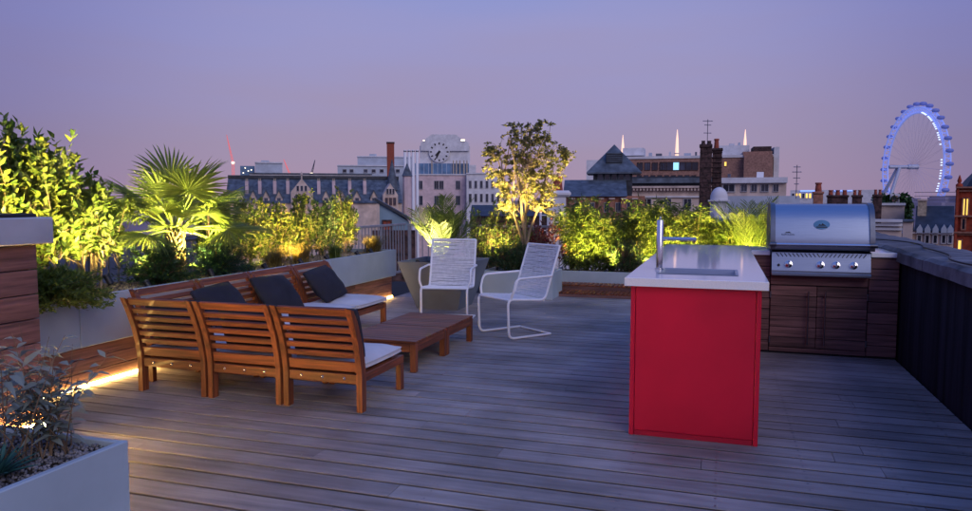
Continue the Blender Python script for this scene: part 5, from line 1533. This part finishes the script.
# --- cranes
def crane(label, px, dist, yt, yb_, lean, jib, m, tk=.55):
    b = Bld('tower_crane', label, 'crane', px, dist)
    z1, z0 = b.Z(px, yt), b.Z(px, yb_); k = dist / 726
    g = MB()
    for sx in (-1, 1):
        for sy in (-1, 1):
            g.tube([(sx * tk * k, sy * tk * k, 0), (sx * tk * k + lean * k, sy * tk * k, z0)], .3 * k, 4)
    n = int(z0 / (2.2 * k))
    for i in range(n):
        za, zb = i * z0 / n, (i + 1) * z0 / n; sg = 1 if i % 2 else -1
        g.tube([(-sg * tk * k + lean * k * za / z0, -tk * k, za), (sg * tk * k + lean * k * zb / z0, -tk * k, zb)], .2 * k, 3, False)
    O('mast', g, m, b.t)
    g = MB(); p0 = Vector((lean * k, 0, z0)); p1 = Vector((jib * k, 0, z1))
    for o_ in (-.8, .8): g.tube([p0 + Vector((o_ * k, 0, 0)), p1], .3 * k, 4)
    for i in range(9):
        a, c_ = p0.lerp(p1, i / 9), p0.lerp(p1, (i + 1) / 9); f_ = .8 * (1 - i / 9)
        g.tube([a + Vector((-f_ * k if i % 2 else f_ * k, 0, 0)), c_ + Vector((f_ * k if i % 2 else -f_ * k, 0, 0))], .2 * k, 3, False)
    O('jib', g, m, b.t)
    g = MB(); g.box(-1.3 * k, 1.3 * k, -.8 * k, .8 * k, z0 - 1.2 * k, z0 + 1.0 * k); O('cab', g, 'spot_white', b.t)
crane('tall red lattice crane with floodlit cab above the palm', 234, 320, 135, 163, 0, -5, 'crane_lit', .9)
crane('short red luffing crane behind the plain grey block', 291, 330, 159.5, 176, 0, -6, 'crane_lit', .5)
crane('small dark crane above the long pale roof', 312, 420, 160, 174, 0, 3.5, 'steel_dark', .4)

# --- great observation wheel
b = Bld('observation_wheel', 'giant blue-lit observation wheel with slanted support legs', 'observation wheel', 912.5, 845)
zc = b.Z(914.5, 167); RW = 58.5
wh = E('rim', None, None); wh.parent = b.t; wh.location = (0, 0, zc); wh.rotation_euler = (0, 0, R(-63))
def ringpts(r_, y_, n=72): return [(r_ * math.cos(6.28319 * k / n), y_, r_ * math.sin(6.28319 * k / n)) for k in range(n)]
g = MB(); g.tube(ringpts(RW, -2.6), .75, 6, closed=True); g.tube(ringpts(RW, 2.6), .75, 6, closed=True); O('outer_ring', g, 'wheel_blue', wh)
g = MB(); g.tube(ringpts(RW - 5.5, 0), .85, 6, closed=True); O('inner_ring', g, 'wheel_blue', wh)
g = MB()
for k in range(72):
    a, a2 = 6.28319 * k / 72, 6.28319 * (k + .5) / 72
    o1 = [(RW * math.cos(a), s_, RW * math.sin(a)) for s_ in (-2.6, 2.6)]
    i1 = ((RW - 5.5) * math.cos(a2), 0, (RW - 5.5) * math.sin(a2)); i0 = ((RW - 5.5) * math.cos(a2 - .0873), 0, (RW - 5.5) * math.sin(a2 - .0873))
    for o_ in o1: g.tube([o_, i1], .28, 4, False); g.tube([o_, i0], .28, 4, False)
    g.tube(o1, .28, 4, False)
O('truss', g, 'wheel_blue', wh)
g = MB(); g.lathe([(.7, -3.4), (1.6, -2.6), (2.0, 0), (1.6, 2.6), (.7, 3.4)], 10, M=Matrix.Rotation(R(90), 4, 'Y')); cm = g.mesh('capsule', 40)
emis('capsule_blue', (0.10, 0.13, 0.42), 0.35)
for k in range(32):
    a = 6.28319 * k / 32
    o = O('capsule', cm, 'capsule_blue', wh, ((RW + 3.4) * math.cos(a), 0, (RW + 3.4) * math.sin(a)))
    o.rotation_euler = (0, 0, R(90))
g = MB(); 
for k in range(0, 32):
    a = 6.28319 * (k + .5) / 32
    for s_ in (-3, 3): g.tube([(1.5 * math.cos(a), s_ * 1.2, 1.5 * math.sin(a)), ((RW - 5.5) * math.cos(a), 0, (RW - 5.5) * math.sin(a))], .06, 3, False)
mat('spoke', (0.5, 0.48, 0.62), .5, 0, .05)
O('spokes', g, 'spoke', wh)
for k in range(40):
    a = R(72 - k * 2.6)
    if k % 5 == 4: continue
    if 20 < k < 26: continue
    g = MB(); g.box(-.9, .9, -.4, .4, -.5, .5, 0, Matrix.Translation(((RW - 4.2) * math.cos(a), -3.2, (RW - 4.2) * math.sin(a)))); O('floodlight', g, 'wheel_white', wh)
g = MB(); g.tube([(0, 4, 0), (0, -6, 0)], 2.3, 12); g.tube([(0, -6, 0), (0, -24, 0)], 1.7, 12); hb = O('hub', g, 'steel_white', wh, smooth=40)
for s_ in (-9, 9):
    g = MB(); g.tube([(s_ * .25, -15, -1), (s_ * 1.7, -38, -zc)], [1.5, 1.9], 10); O('leg', g, 'steel_white', wh, smooth=40)

# --- far skyline: one mass of distant roofs along the horizon
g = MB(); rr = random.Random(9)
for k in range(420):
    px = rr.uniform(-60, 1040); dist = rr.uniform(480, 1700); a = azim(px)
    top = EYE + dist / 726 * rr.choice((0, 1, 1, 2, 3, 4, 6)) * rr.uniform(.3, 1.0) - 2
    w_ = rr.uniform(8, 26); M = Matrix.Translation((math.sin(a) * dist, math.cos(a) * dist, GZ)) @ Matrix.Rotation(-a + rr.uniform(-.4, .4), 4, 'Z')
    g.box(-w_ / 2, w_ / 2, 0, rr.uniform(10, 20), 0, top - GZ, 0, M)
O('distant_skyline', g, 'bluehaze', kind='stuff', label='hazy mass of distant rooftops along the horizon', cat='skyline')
